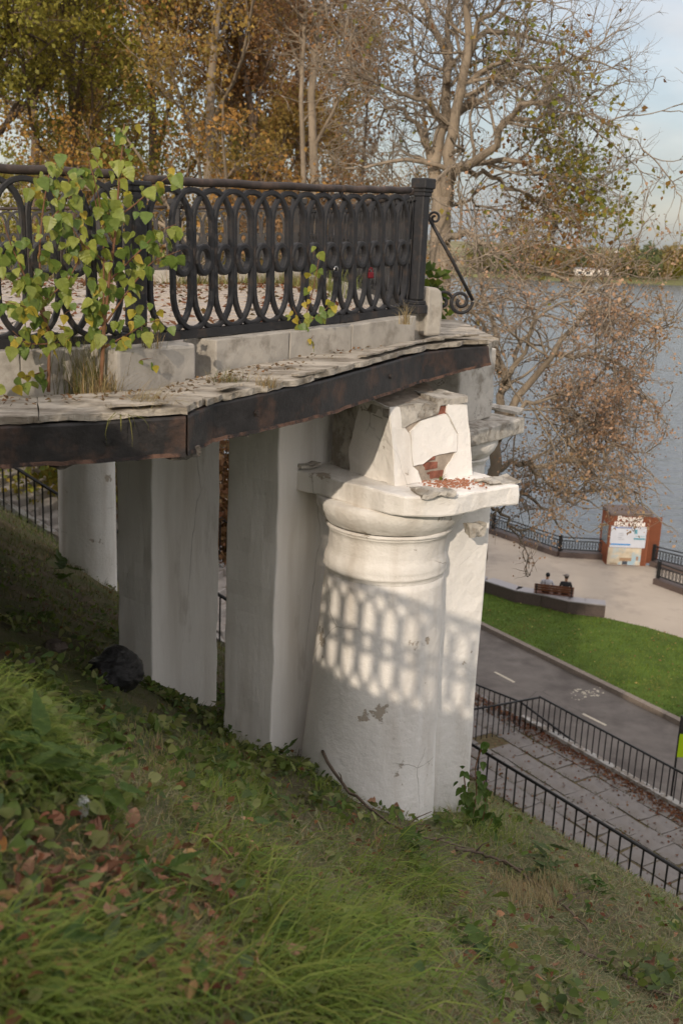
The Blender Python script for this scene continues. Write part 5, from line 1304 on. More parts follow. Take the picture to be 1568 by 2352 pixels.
# ================================================================== GRASS AND LEAVES
def blades(root, L, W_, lean, rg, cols, nseg=3, curl=.5, azim=None, stiff=1.0):
    """root (n,3); L, W_ (n,): curved tapering blades, returns V, F(tri), C"""
    n = len(root); az = rg.uniform(0, 2 * np.pi, n) if azim is None else azim
    dirh = np.stack([np.cos(az), np.sin(az), np.zeros(n)], -1); side = np.stack([-np.sin(az), np.cos(az), np.zeros(n)], -1)
    tw = rg.uniform(-.7, .7, n)[:, None]; side = side * np.cos(tw) + np.array([0, 0, 1.]) * np.sin(tw) * .4
    V = []; a = lean.copy(); p = root.copy()
    for s in range(nseg + 1):
        w = (W_ * (1 - (s / nseg) ** 1.5) * .5)[:, None]
        if s < nseg: V += [p - side * w, p + side * w]
        else: V += [p]
        step = (L / nseg)[:, None]; p = p + (dirh * np.sin(a)[:, None] + np.array([0, 0, 1.]) * np.cos(a)[:, None]) * step; a = a + curl * rg.uniform(.3, 1.2, n) / nseg * 2
    k = 2 * nseg + 1; V = np.stack(V, 1).reshape(-1, 3); base = np.arange(n)[:, None] * k; F = []
    for s in range(nseg):
        i = 2 * s
        if s < nseg - 1: F += [base + [i, i + 1, i + 3], base + [i, i + 3, i + 2]]
        else: F += [base + [i, i + 1, i + 2]]
    F = np.stack(F, 1).reshape(-1, 3)
    return V, F, np.repeat(cols, k, 0)
class Bag:
    def __init__(s): s.V = []; s.F = []; s.C = []; s.k = 0
    def add(s, V, F, C): s.V.append(V); s.F.append(F + s.k); s.C.append(C); s.k += len(V)
    def obj(s, name, m, parent=None, off=None):
        V = np.concatenate(s.V); 
        if off is not None: V = V - np.array(tuple(off))
        return link(name, np_mesh(name, V, np.concatenate(s.F), np.concatenate(s.C)), parent, m)
GREEN = [(.12, .17, .033), (.155, .20, .04), (.195, .22, .055), (.10, .14, .04)]
DRY = [(.33, .265, .13), (.38, .30, .16), (.25, .19, .09)]
CLIP = [(.20, .215, .11), (.26, .26, .14), (.155, .18, .085), (.31, .265, .155), (.24, .185, .10)]
rg = np.random.default_rng(101)
# footprints of the masonry, kept free of grass
MAS = [(C1.x, C1.y, .50), (C3.x, C3.y, .48)]
def free(x, y):
    ok = np.ones(len(x), bool)
    for cx_, cy_, r in MAS: ok &= np.hypot(x - cx_, y - cy_) > r
    for bx0, d_, w, dp in ((PB_, PD_, PW_, .5), ((c1.x, c1.y), dB, .80, .45), ((c2.x, c2.y), dB, .80, .36)):
        d_ = Vector(d_).normalized(); u = (x - bx0[0]) * d_.x + (y - bx0[1]) * d_.y; v = -(x - bx0[0]) * d_.y + (y - bx0[1]) * d_.x
        ok &= ~((u > 0) & (u < w) & (v > 0) & (v < dp))
    return ok
def scatter(n, y0, y1, wide=.42, pad=.5, power=1.0):
    y = y0 + (y1 - y0) * rg.random(n) ** power; x = rg.uniform(-1, 1, n) * (wide * y + pad)
    ok = free(x, y); x, y = x[ok], y[ok]
    if y1 > 8: z = hillcut(x, y)
    else: z = hill(x, y)
    return np.stack([x, y, z], -1)
def patch(P, sc, seed):          # smooth 0..1 field for patchiness
    a = np.sin(P[:, 0] * sc + seed) * np.sin(P[:, 1] * sc * .8 + seed * 2.1) + .6 * np.sin(P[:, 0] * sc * 2.3 - P[:, 1] * sc * 1.9 + seed * 3)
    return np.clip(.5 + a * .35, 0, 1)
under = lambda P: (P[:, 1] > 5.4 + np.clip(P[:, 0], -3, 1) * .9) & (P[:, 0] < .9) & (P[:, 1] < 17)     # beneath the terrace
gb = Bag()
# short turf, near
P = scatter(95000, 1.4, 8.0, .42, .6, 1.35); u_ = under(P); pt = patch(P, 1.7, 1.0)
keep = rg.random(len(P)) < np.where(u_, .55, .45 + .55 * pt); P = P[keep]; n = len(P); u_ = under(P)
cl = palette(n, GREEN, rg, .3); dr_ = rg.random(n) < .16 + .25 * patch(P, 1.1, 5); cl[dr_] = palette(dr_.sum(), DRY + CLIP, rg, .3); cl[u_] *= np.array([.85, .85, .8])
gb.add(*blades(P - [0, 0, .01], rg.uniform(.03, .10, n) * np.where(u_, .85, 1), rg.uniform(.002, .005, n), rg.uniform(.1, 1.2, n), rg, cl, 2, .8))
# long drooping grass, in clumps
def clumps(cs, nper, L, azc, cols, W_=(.003, .006), spread=.10, lean=(.2, .8), curl=1.2, nseg=4):
    for (px, py) in cs:
        c = ground(px, py); k = int(nper * rg.uniform(.7, 1.3)); q = rg.normal(size=(k, 2)) * spread
        x, y = c.x + q[:, 0], c.y + q[:, 1]; R = np.stack([x, y, hill(x, y) - .01], -1)
        gb.add(*blades(R, rg.uniform(L[0], L[1], k), rg.uniform(*W_, k), rg.uniform(*lean, k), rg, palette(k, cols, rg, .25), nseg, curl, azc + rg.normal(size=k) * .7))
LUSH = [(.17, .24, .038), (.21, .27, .045), (.25, .28, .06), (.13, .19, .04)]
cs = [(rg.uniform(560, 1000), rg.uniform(1960, 2340)) for _ in range(46)] + [(rg.uniform(380, 800), rg.uniform(2150, 2352)) for _ in range(22)]
clumps(cs[::2], 60, (.18, .42), -.5, LUSH, W_=(.002, .011), spread=.11, lean=(.1, .9)); clumps(cs[1::2], 40, (.06, .22), .6, LUSH + DRY + GREEN, W_=(.002, .006), spread=.14, lean=(.1, 1.2))
clumps([(rg.uniform(-60, 150), rg.uniform(1580, 1800)) for _ in range(26)], 60, (.12, .26), -.2, LUSH, spread=.07)
clumps([(rg.uniform(-40, 300), rg.uniform(2150, 2380)) for _ in range(22)], 45, (.15, .32), -.4, LUSH, spread=.09, W_=(.005, .010))
clumps([(rg.uniform(300, 620), rg.uniform(1830, 2050)) for _ in range(16)], 45, (.10, .2), .3, LUSH + DRY[:1], spread=.09)
clumps([(rg.uniform(480, 800), rg.uniform(1700, 1850)) for _ in range(20)], 45, (.08, .2), 1.4, LUSH, spread=.08)
clumps([(rg.uniform(760, 1060), rg.uniform(1810, 1930)) for _ in range(12)], 45, (.06, .16), 1.2, LUSH + DRY[:1], spread=.08)
clumps([(rg.uniform(250, 560), rg.uniform(1700, 1800)) for _ in range(14)], 55, (.06, .15), 1.8, DRY + LUSH[:1], spread=.09)
clumps([(rg.uniform(1130, 1300), rg.uniform(2030, 2090)) for _ in range(9)], 70, (.08, .16), 1.8, DRY, spread=.06, lean=(.0, .5), curl=.5)
clumps([(rg.uniform(1100, 1560), rg.uniform(2120, 2340)) for _ in range(14)], 22, (.08, .18), .3, LUSH, spread=.07)
clumps([(rg.uniform(1070, 1160), rg.uniform(1880, 1960)) for _ in range(12)], 40, (.08, .2), 1.0, LUSH, spread=.1)
clumps([(rg.uniform(-40, 1580), rg.uniform(1850, 2360)) for _ in range(70)], 5, (.10, .26), .8, DRY, W_=(.0015, .003), spread=.10, lean=(.0, 1.0), curl=.3)
# slope beyond the column, down to the fence
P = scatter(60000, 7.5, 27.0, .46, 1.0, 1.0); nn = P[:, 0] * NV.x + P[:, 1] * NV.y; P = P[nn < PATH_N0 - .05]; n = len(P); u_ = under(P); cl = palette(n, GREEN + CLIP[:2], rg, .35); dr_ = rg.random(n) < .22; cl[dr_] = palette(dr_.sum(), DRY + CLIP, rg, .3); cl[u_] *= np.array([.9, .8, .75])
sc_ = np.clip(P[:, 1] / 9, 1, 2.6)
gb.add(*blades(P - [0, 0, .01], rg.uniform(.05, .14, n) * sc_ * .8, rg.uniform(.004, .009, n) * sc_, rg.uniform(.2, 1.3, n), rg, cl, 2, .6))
nn = P[:, 0] * NV.x + P[:, 1] * NV.y; Q = P[(nn > PATH_N0 - 1.4) & (rg.random(n) < .8)]; k = len(Q)
gb.add(*blades(Q, rg.uniform(.15, .42, k), rg.uniform(.012, .022, k), rg.uniform(.1, .7, k), rg, palette(k, GREEN, rg, .3), 3, .6))
fk = Bag(); n = 2600; t = rg.random(n); seg = rg.integers(0, 3, n); KA = np.array([tuple(v) for v in (RC, F0, F1)]); KB = np.array([tuple(v) for v in (F0, F1, F2)])
P = KA[seg] * (1 - t[:, None]) + KB[seg] * t[:, None]; P[:, 0] -= np.where(seg == 0, .14 + np.abs(rg.normal(size=n)) * .1, 0); P[:, 1] -= np.where(seg > 0, .14 + np.abs(rg.normal(size=n)) * .15, 0)
P[:, 2] = np.array([zslab(a, b) + .165 for a, b in P[:, :2]]); P = P[rg.random(n) < patch(P, 2.5, 3) * 1.3]; n = len(P)
fk.add(*blades(P, rg.uniform(.06, .30, n), rg.uniform(.006, .014, n), rg.uniform(0, .7, n), rg, palette(n, [(.17, .20, .05), (.22, .20, .08), (.28, .20, .09)], rg, .3), 3, .6)); fo = fk.obj('kerb_weeds', GRASS); tag(fo, 'weeds and dry grass along the far kerb of the terrace', 'weeds', kind='stuff')
o = gb.obj('slope_grass', GRASS); tag(o, 'green grass and turf covering the slope', 'grass', kind='stuff')
# cut grass and leaf scraps lying on the mown slope
cb_ = Bag(); P = scatter(52000, 1.8, 9.5, .46, .5, 1.2); side = P[:, 0] / P[:, 1]; keep = rg.random(len(P)) < np.clip(.25 + side * 2.2 + .25 * (P[:, 1] > 4), .10, 1); P = P[keep]; n = len(P)
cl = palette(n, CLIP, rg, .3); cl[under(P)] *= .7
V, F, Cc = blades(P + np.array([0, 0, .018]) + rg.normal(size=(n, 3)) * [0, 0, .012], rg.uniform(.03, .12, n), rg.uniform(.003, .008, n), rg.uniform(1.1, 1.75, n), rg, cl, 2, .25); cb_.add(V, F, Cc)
P = scatter(9000, 1.8, 24, .46, .5, 1.3); nn = P[:, 0] * NV.x + P[:, 1] * NV.y; P = P[(nn < PATH_N0) & (P[:, 0] > -.05 * P[:, 1])]; n = len(P)
V, F, Cc = blades(P + [0, 0, .025], rg.uniform(.03, .08, n), rg.uniform(.015, .035, n), rg.uniform(1.0, 1.9, n), rg, palette(n, CLIP[:3] + GREEN, rg, .3), 2, .3); cb_.add(V, F, Cc)
P = scatter(42000, 1.6, 7.5, .42, .5, 1.3); P = P[~under(P)]; n = len(P)
V, F, Cc = blades(P + np.array([0, 0, .012]), rg.uniform(.03, .13, n), rg.uniform(.0015, .005, n), rg.uniform(1.0, 1.7, n), rg, palette(n, DRY + CLIP + [(.20, .12, .07)], rg, .35) * .9, 2, .35); cb_.add(V, F, Cc)
o = cb_.obj('mown_clippings', GRASS); tag(o, 'pale cut grass and leaf scraps lying on the mown slope', 'grass clippings', kind='stuff')
# lawn blades
lb_ = Bag(); n = 90000
X_ = rg.uniform(3, 22, n); Y_ = rg.uniform(24, 50, n); nnn = X_ * NV.x + Y_ * NV.y
def in_poly(x, y, poly):
    c = np.zeros(len(x), bool)
    for i in range(len(poly)):
        a, b = poly[i], poly[i - 1]
        if abs(b.y - a.y) < 1e-9: continue
        c ^= ((a.y > y) != (b.y > y)) & (x < (b.x - a.x) * (y - a.y) / (b.y - a.y) + a.x)
    return c
ok = in_poly(X_, Y_, lp); P = np.stack([X_[ok], Y_[ok], np.full(ok.sum(), ZROAD + .055)], -1); n = len(P)
LC = [(.095, .15, .016), (.115, .165, .02), (.08, .13, .018), (.15, .185, .035)]
tone = (.8 + .45 * patch(P, .5, 2))[:, None]; worn = np.clip(patch(P, .9, 7) * 1.6 - .9, 0, 1)[:, None] * np.array([.09, .03, .03])
lb_.add(*blades(P, rg.uniform(.05, .13, n), rg.uniform(.02, .035, n), rg.uniform(.1, .9, n), rg, palette(n, LC, rg, .25) * tone + worn, 2, .4)); o = lb_.obj('lawn_grass', GRASS); tag(o, 'bright green mown lawn between road and promenade', 'grass', kind='stuff')
# (weeds in the path joints, leaves along the path edge)
jb = Bag(); n = 5000; r_ = rg.integers(0, 6, n); m_ = rg.uniform(-27, -8, n); nn_ = PATH_N0 + .04 + r_ * .82 + rg.normal(size=n) * .05; msk = rg.random(n) < patch(np.stack([nn_, m_], -1), 2.0, 4) * 1.1
q = NV.x * nn_ + MV.x * m_, NV.y * nn_ + MV.y * m_; P = np.stack([q[0], q[1], np.full(n, ZPATH - .01)], -1)[msk]; n = len(P)
jb.add(*blades(P, rg.uniform(.03, .10, n), rg.uniform(.015, .03, n), rg.uniform(.2, 1.2, n), rg, palette(n, [(.10, .10, .02), (.13, .11, .03), (.08, .09, .02)], rg, .3), 2, .5))
o = jb.obj('joint_weeds', GRASS); tag(o, 'moss and weeds in the joints of the slab path', 'weeds', kind='stuff')
def litter(name, P, size, cols, label, seed):
    r2 = np.random.default_rng(seed); n = len(P); D = r2.normal(size=(n, 3)) * [1, 1, .25]; D /= np.linalg.norm(D, axis=1, keepdims=True); Q = np.cross(D, np.array([0, 0, 1.]) + r2.normal(size=(n, 3)) * .35); Q /= np.linalg.norm(Q, axis=1, keepdims=True)
    s = size * r2.uniform(.6, 1.3, (n, 1)); U = np.array([0, 0, 1.]) * s * r2.uniform(.02, .3, (n, 1))
    V = np.stack([P - D * s * .5, P + Q * s * .35 + U, P + D * s * .5, P - Q * s * .35 + U * .6], 1).reshape(-1, 3); F = np.arange(4 * n).reshape(n, 4)
    o = link(name, np_mesh(name, V, F, np.repeat(palette(n, cols, r2, .3), 4, 0)), None, LEAF); tag(o, label, 'leaves', kind='stuff')
LITC = [(.20, .075, .035), (.15, .06, .03), (.25, .12, .05), (.11, .05, .025)]
n = 4600; m_ = rg.uniform(-27, -8, n); nn_ = PATH_N1 - .12 - np.abs(rg.normal(size=n)) * .32; nn_[:700] = rg.uniform(PATH_N0, PATH_N1 - .1, 700); nn_[700:1000] = PATH_N0 + np.abs(rg.normal(size=300)) * .2
litter('path_leaf_litter', np.stack([NV.x * nn_ + MV.x * m_, NV.y * nn_ + MV.y * m_, np.full(n, ZPATH + .02)], -1), .085, LITC, 'drift of brown fallen leaves along the slab path', 5)
n = 1500; X_ = rg.uniform(3, 22, n); Y_ = rg.uniform(26, 50, n); ok = in_poly(X_, Y_, lp); litter('lawn_leaf_litter', np.stack([X_[ok], Y_[ok], np.full(ok.sum(), ZROAD + .12)], -1), .10, [(.40, .33, .10), (.35, .24, .08), (.25, .14, .06)], 'small yellow fallen leaves scattered over the lawn', 15)
n = 2400; x = rg.uniform(-5, 1, n); y = rg.uniform(5.6, 15.8, n); y = np.where(rg.random(n) < .5, 15.6 - np.abs(rg.normal(size=n)) * 1.6, y); ok = np.array([inside(Vector((a, b, 0)), Fl) for a, b in zip(x, y)]); x, y = x[ok], y[ok]
litter('terrace_leaf_litter', np.stack([x, y, np.array([zslab(a, b) for a, b in zip(x, y)]) + .19], -1), .07, [(.24, .10, .04), (.20, .08, .035), (.15, .10, .04)], 'orange-brown fallen leaves on the terrace floor', 6)
P = scatter(5200, 1.8, 26, .46, .5, 1.2); nn = P[:, 0] * NV.x + P[:, 1] * NV.y; P = P[(nn < PATH_N0) & (rg.random(len(P)) < .35)]; litter('slope_leaf_litter', P + [0, 0, .05], .045, LITC, 'small brown fallen leaves scattered over the slope', 7)
n = 300; t = rg.uniform(2.5, 9.5, n); off = rg.uniform(.08, .5, n) ** .6 * .62; pts = [inset(on_edge(a), b) for a, b in zip(t, off)]
litter('edge_leaf_litter', np.array([(q.x, q.y, q.z + .03) for q in pts]), .026, [(.22, .12, .05), (.20, .13, .06), (.14, .10, .06)], 'dry leaf bits and soil crumbs on the stone edge', 8)

# ---------------- leaves as single things
def leaf_mesh(name, L, W_, m, curl, seed, lobes=0):
    g = random.Random(seed); n = 12
    V = []; F = []
    for i in range(n + 1):
        t = i / n; w = W_ * 1.12 * (math.sin(math.pi * min(1, t ** .58)) ** .8) * (1 - .35 * t) * (1 + (.06 if i % 2 else -.04)) if 0 < i < n else 0
        if lobes: w *= 1 + .45 * abs(math.sin(t * 7))
        z = curl * L * math.sin(t * 2.2 + seed) * .5; zs = curl * L * .35 + g.uniform(-.1, .1) * L * curl
        V += [(t * L, 0, z), (t * L, w / 2, z + zs * (w / W_)), (t * L, -w / 2, z + zs * (w / W_) * g.uniform(.4, 1.2))]
    for i in range(n):
        a, b = 3 * i, 3 * (i + 1)
        F += [(a, b, b + 1, a + 1), (a, a + 2, b + 2, b)]
    me = bpy.data.meshes.new(name); me.from_pydata(V, [], F); me.update(); me.materials.append(m); return me
def leaf_arr(L, W_, curl, seed, n=6):
    g = random.Random(seed); V = []; F = []
    for i in range(n + 1):
        t = i / n; w = W_ * 1.1 * (math.sin(math.pi * min(1, t ** .62)) ** .8) * (1 - .3 * t) if 0 < i < n else 0
        z = curl * L * math.sin(t * 2.4 + seed); zs = curl * L * g.uniform(.3, 1.3) * (w / W_)
        V += [(t * L - L / 2, 0, z), (t * L - L / 2, w / 2, z + zs), (t * L - L / 2, -w / 2, z + zs * g.uniform(.2, 1.2))]
    for i in range(n):
        a, b = 3 * i, 3 * (i + 1); F += [(a, b, b + 1, a + 1), (a, a + 2, b + 2, b)]
    return np.array(V), np.array(F)
def leaf_stuff(name, P, temps, smin, smax, tilt, cols, label, cat, seed, spread=.3):
    r2 = np.random.default_rng(seed); VV, FF, CC = [], [], []; k = 0; which = r2.integers(0, len(temps), len(P))
    for ti, (V0, F0) in enumerate(temps):
        Q = P[which == ti]; n = len(Q)
        if not n: continue
        az = r2.uniform(0, 2 * np.pi, n); a = r2.normal(size=n) * tilt; b = r2.normal(size=n) * tilt; s = r2.uniform(smin, smax, n)
        ca, sa_ = np.cos(az), np.sin(az); Z = np.zeros(n); O = np.ones(n)
        Rz = np.stack([np.stack([ca, -sa_, Z], -1), np.stack([sa_, ca, Z], -1), np.stack([Z, Z, O], -1)], 1)
        Rx = np.stack([np.stack([O, Z, Z], -1), np.stack([Z, np.cos(a), -np.sin(a)], -1), np.stack([Z, np.sin(a), np.cos(a)], -1)], 1)
        Ry = np.stack([np.stack([np.cos(b), Z, np.sin(b)], -1), np.stack([Z, O, Z], -1), np.stack([-np.sin(b), Z, np.cos(b)], -1)], 1)
        R = Rz @ Rx @ Ry; V = np.einsum('nij,kj->nki', R, V0) * s[:, None, None] + Q[:, None]
        VV.append(V.reshape(-1, 3)); FF.append((F0[None] + (np.arange(n) * len(V0))[:, None, None] + k).reshape(-1, 4)); k += n * len(V0)
        CC.append(np.repeat(palette(n, cols, r2, spread), len(V0), 0))
    o = link(name, np_mesh(name, np.concatenate(VV), np.concatenate(FF), np.concatenate(CC)), None, LEAF, True); tag(o, label, cat, kind='stuff')
def gpts(n, x0, x1, y0, y1, h, seed, gx=None, gy=None):
    g = random.Random(seed); out = []
    for _ in range(n):
        p = ground(g.uniform(x0, x1) if gx is None else g.gauss(*gx), g.uniform(y0, y1) if gy is None else g.gauss(*gy))
        if p.y < 9: out.append((p.x, p.y, p.z + g.uniform(.02, h)))
    P = np.array(out); return P[free(P[:, 0], P[:, 1])]
DEADC = [(.48, .25, .15), (.38, .17, .095), (.28, .12, .07), (.52, .33, .20), (.44, .25, .12), (.20, .10, .06)]
tl = [leaf_arr(.07, .05 - .004 * k, .18 + .05 * (k % 4), k) for k in range(7)]
P = np.concatenate([gpts(300, -30, 600, 1930, 2352, .13, 1), gpts(130, 0, 0, 0, 0, .10, 2, (230, 150), (2070, 70)), gpts(170, 400, 1560, 1780, 2340, .05, 3), gpts(40, 780, 930, 1790, 1960, .08, 4)])
leaf_stuff('dead_leaves', P, tl, .3, .8, .85, DEADC, 'many curled dead leaves lying among the grass of the bank', 'leaves', 11)
tw_ = [leaf_arr(.09, .04, .12, 20 + k) for k in range(4)] + [leaf_arr(.055, .05, .10, 30 + k) for k in range(3)]
cen_ = [ground(random.Random(500 + k).uniform(-30, 1580), random.Random(900 + k).uniform(1800, 2350)) for k in range(85)] + [ground(random.Random(1500 + k).uniform(-30, 330), random.Random(1900 + k).uniform(1640, 1900)) for k in range(34)] + [ground(random.Random(2500 + k).uniform(450, 800), random.Random(2900 + k).uniform(1700, 1800)) for k in range(20)] + [ground(random.Random(3500 + k).uniform(-20, 620), random.Random(3900 + k).uniform(1270, 1700)) for k in range(150)] + [ground(random.Random(4500 + k).uniform(420, 1060), random.Random(4900 + k).uniform(1680, 1900)) for k in range(70)]
out = []; gq = random.Random(6)
for c in cen_:
    if c.y > 19: continue
    for _ in range(gq.randint(8, 22)):
        sc0 = .07 * max(1, c.y / 6); x, y = c.x + gq.gauss(0, sc0), c.y + gq.gauss(0, sc0); out.append((x, y, hz(x, y) + gq.uniform(.02, .10)))
P = np.array(out); P = P[free(P[:, 0], P[:, 1])]
leaf_stuff('low_weeds', P, tw_, .5, 1.15, .7, [(.13, .19, .04), (.17, .22, .05), (.21, .24, .08), (.11, .16, .055), (.25, .26, .10)], 'low broad-leaved weeds mixed into the grass of the bank', 'weeds', 12)
BRL = leafmat('brown fallen leaf', (.33, .19, .115), .7, .2, col2=(.17, .08, .05)); ORL = leafmat('orange fallen leaf', (.36, .16, .03), .7, .25, col2=(.28, .13, .05))
lv = [leaf_mesh('fallen_leaf', .08, .06, BRL, .48, k, k % 2) for k in range(6)] + [leaf_mesh('fallen_leaf', .07, .06, ORL, .22, 9 + k, 1) for k in range(2)]
g = random.Random(77)
spots = [(300, 1945), (235, 1960), (275, 2050), (345, 2055), (120, 2060), (20, 2000), (70, 2075), (240, 2180), (270, 2195), (330, 2110), (200, 2120), (385, 2110), (425, 2180), (500, 2090), (520, 2105), (735, 2220), (260, 2290), (175, 2335), (430, 2000), (345, 1875), (450, 1890), (600, 2050), (800, 1965), (930, 1985), (870, 1960), (1060, 2080), (1035, 1985), (960, 2285), (1265, 2250), (1390, 2105), (835, 1830), (860, 1870), (905, 1875), (560, 1700), (40, 1820), (10, 1850), (1330, 2145), (1490, 2240), (660, 2250), (100, 2020), (310, 2020), (360, 2160), (480, 2230), (160, 2100), (60, 2190), (520, 1995), (1100, 2180), (1200, 2140)]
for k, (px, py) in enumerate(spots):
    p = ground(px, py) + Vector((0, 0, .085)); org = k in (29, 23, 5)
    o = bpy.data.objects.new('fallen_leaf', lv[6 + k % 2] if org else lv[k % 6]); COL.objects.link(o)
    o.location = p; o.rotation_euler = (g.uniform(-.6, .6), g.uniform(-.6, .3), g.uniform(0, 6.3)); s = g.uniform(.5, .9); o.scale = (s, s, s)
    tag(o, 'single curled orange leaf lying in the green grass' if org else 'single curled brown dead leaf lying in the grass of the slope', 'leaf', 'single fallen orange leaves in the grass' if org else 'single fallen brown leaves in the grass')
WG = leafmat('weed leaf', (.055, .105, .018), .5, .3, col2=(.08, .125, .025)); WGD = leafmat('grey-green weed leaf', (.07, .105, .035), .6, .25, col2=(.10, .13, .05))
wl2 = {m.name: [leaf_mesh('leaf', .16, .055, m, .18, 3 + k) for k in range(3)] + [leaf_mesh('leaf', .09, .08, m, .12, 8 + k, 1) for k in range(2)] for m in (WG, WGD)}
def weed(px, py, n, label, m=WG, size=1.0, broad=False, up=.6, seed=0):
    g = random.Random(seed + px); p = ground(px, py); root = thing('weed', p, label, 'weed')
    for k in range(n):
        me = g.choice(wl2[m.name][3:] if broad else wl2[m.name][:3]); a = g.uniform(0, 6.28); h = g.uniform(.0, .12) * size
        M_ = Matrix.Translation(Vector((g.gauss(0, .05), g.gauss(0, .05), h + .02))) @ Matrix.Rotation(a, 4, 'Z') @ Matrix.Rotation(-g.uniform(-.4, up), 4, 'Y') @ Matrix.Rotation(g.uniform(-.8, .8), 4, 'X') @ Matrix.Scale(size * g.uniform(.6, 1.1), 4)
        inst('leaf', me, root, M_)
    return root
weed(300, 2080, 12, 'broad-leaved weed among the brown leaves at lower left', WG, .9, seed=1); weed(130, 1740, 22, 'feathery green weed on the left bank', WG, .8, seed=2); weed(60, 1790, 26, 'thick green weed at the left edge of the bank', WG, 1.0, seed=3); weed(170, 1830, 20, 'leafy green weed right of the white paper', WG, .8, seed=4)
weed(200, 2260, 12, 'long-leaved weed at the lower left with pale leaves', WGD, .75, seed=5); weed(60, 2240, 14, 'large weed in the bottom left corner', WG, .8, seed=6); weed(700, 2180, 9, 'low weed hidden in the long grass', WG, .6, True, seed=7)
weed(1240, 2020, 46, 'drooping leafy weed on the mown slope right of the branch', WGD, .7, up=.4, seed=8); weed(1270, 2000, 6, 'single pale lance-shaped leaf standing up on the slope', WGD, 1.2, seed=9); weed(1360, 2050, 34, 'leafy weed on the mown slope near the fence', WG, .6, up=.4, seed=10)
weed(1085, 2200, 14, 'round-leaved green weed low in the middle of the mown slope', WG, .8, True, seed=11); weed(950, 1960, 14, 'broad green weed in front of the fallen branch', WG, 1.0, True, seed=12); weed(780, 1790, 12, 'long-leaved weed beside the column foot', WG, .9, seed=13)
weed(610, 1860, 5, 'upright single-leaved weed in the shade before the piers', WG, .7, up=1.3, seed=14); weed(155, 1330, 7, 'dark upright plant at the foot of the far left column', WG, 2.4, up=1.2, seed=15); weed(1500, 2260, 14, 'low weed at the lower right edge', WGD, .9, True, seed=16); weed(420, 2230, 9, 'pale green weed leaf cluster near the bottom', WGD, .6, True, seed=17)
weed(310, 1545, 8, 'small dark weed in front of the bin bag', WG, .7, seed=18); weed(500, 1615, 12, 'dark green weed at the foot of the free-standing pier', WG, .8, seed=19); weed(640, 1735, 12, 'dark green weed at the foot of the front pier', WG, .9, seed=20)
# tall blurred blade in front
p = ground(1130, 2352) ; V, F, Cc = blades(np.array([[p.x, p.y, p.z - .05]] * 3) + rg.normal(size=(3, 3)) * [.02, .02, 0], np.array([.32, .22, .18]), np.array([.014, .008, .008]), np.array([.12, .2, .3]), rg, palette(3, [(.13, .19, .03)], rg), 5, .2, np.array([.8, 2.8, 2.0]))
o = link('tall_grass_blade', np_mesh('tall_grass_blade', V, F, Cc), None, GRASS); tag(o, 'tall bright grass blades standing up at the bottom edge', 'grass blade')

# ---------------- birch sapling on the ledge
BG1 = leafmat('birch leaf green', (.19, .24, .042), .42, .4, col2=(.31, .33, .07), spec=.45); BG2 = leafmat('birch leaf yellow', (.36, .32, .045), .5, .4, col2=(.46, .34, .06)); BG3 = leafmat('birch leaf dark', (.10, .165, .03), .45, .35, col2=(.16, .215, .045), spec=.4)
bl1 = [leaf_mesh('leaf', .088, .070, BG1, .16, k) for k in range(4)]; bl3 = [leaf_mesh('leaf', .088, .072, BG3, .14, 20 + k) for k in range(3)]; bl2 = [leaf_mesh('leaf', .070, .056, BG2, .2, 40 + k) for k in range(3)]
bp_ = PZ(232, 910, -.86); birch = thing('birch_sapling', bp_, 'taller birch sapling with yellowing lower leaves growing from the ledge by the post block', 'sapling')
bq_ = PZ(112, 903, -.86); birch2 = thing('birch_sapling', bq_, 'shorter birch sapling growing from the ledge near the left edge', 'sapling')
LEFT = {1, 3, 7, 8, 10, 12, 13, 17}
BD = bp_.y
stems = [([(230, 905), (238, 817), (238, 765), (252, 635), (267, 527), (273, 424), (280, 357), (286, 285)], .011), ([(112, 900), (114, 776), (95, 681), (91, 573), (98, 490), (108, 424), (116, 385)], .009), ([(232, 860), (238, 760), (239, 640), (238, 520), (225, 440), (205, 370)], .007),
         ([(114, 760), (60, 640), (25, 560), (5, 500)], .006), ([(255, 641), (325, 573), (363, 532), (405, 515)], .006), ([(245, 740), (300, 660), (350, 600), (415, 575)], .006), ([(238, 800), (290, 770), (340, 740), (370, 735)], .005), ([(114, 790), (60, 790), (30, 760)], .005), ([(112, 850), (80, 860), (45, 870)], .004),
         ([(268, 500), (310, 470), (360, 425), (395, 400)], .005), ([(100, 520), (150, 470), (160, 410), (130, 370)], .005), ([(240, 600), (190, 560), (150, 500)], .005), ([(105, 690), (160, 640), (190, 580), (180, 500)], .005), ([(120, 720), (40, 700), (5, 690)], .005), ([(240, 700), (180, 700), (150, 720)], .004), ([(262, 560), (220, 470), (215, 400), (200, 350)], .005), ([(300, 835), (330, 825), (352, 822)], .003), ([(112, 800), (140, 780), (160, 770)], .003)]
g = random.Random(15); rows_ = []
for k, (tr, r) in enumerate(stems):
    P = [PY(x, y, 5.0 + x * .00118 + .07 * math.sin(k * 1.7) * (i / len(tr))) for i, (x, y) in enumerate(tr)]
    q = poly_np(P, 16); mb = MB(); mb.tube([Vector(v) for v in q], list(np.linspace(r, r * .3, 16)), 6); rows_.append((q, mb.build('stem', STEM, birch2 if k in LEFT else birch, True), bq_ if k in LEFT else bp_))
nleaf = [58, 64, 34, 34, 24, 30, 24, 18, 14, 22, 28, 20, 30, 24, 15, 20, 6, 15]
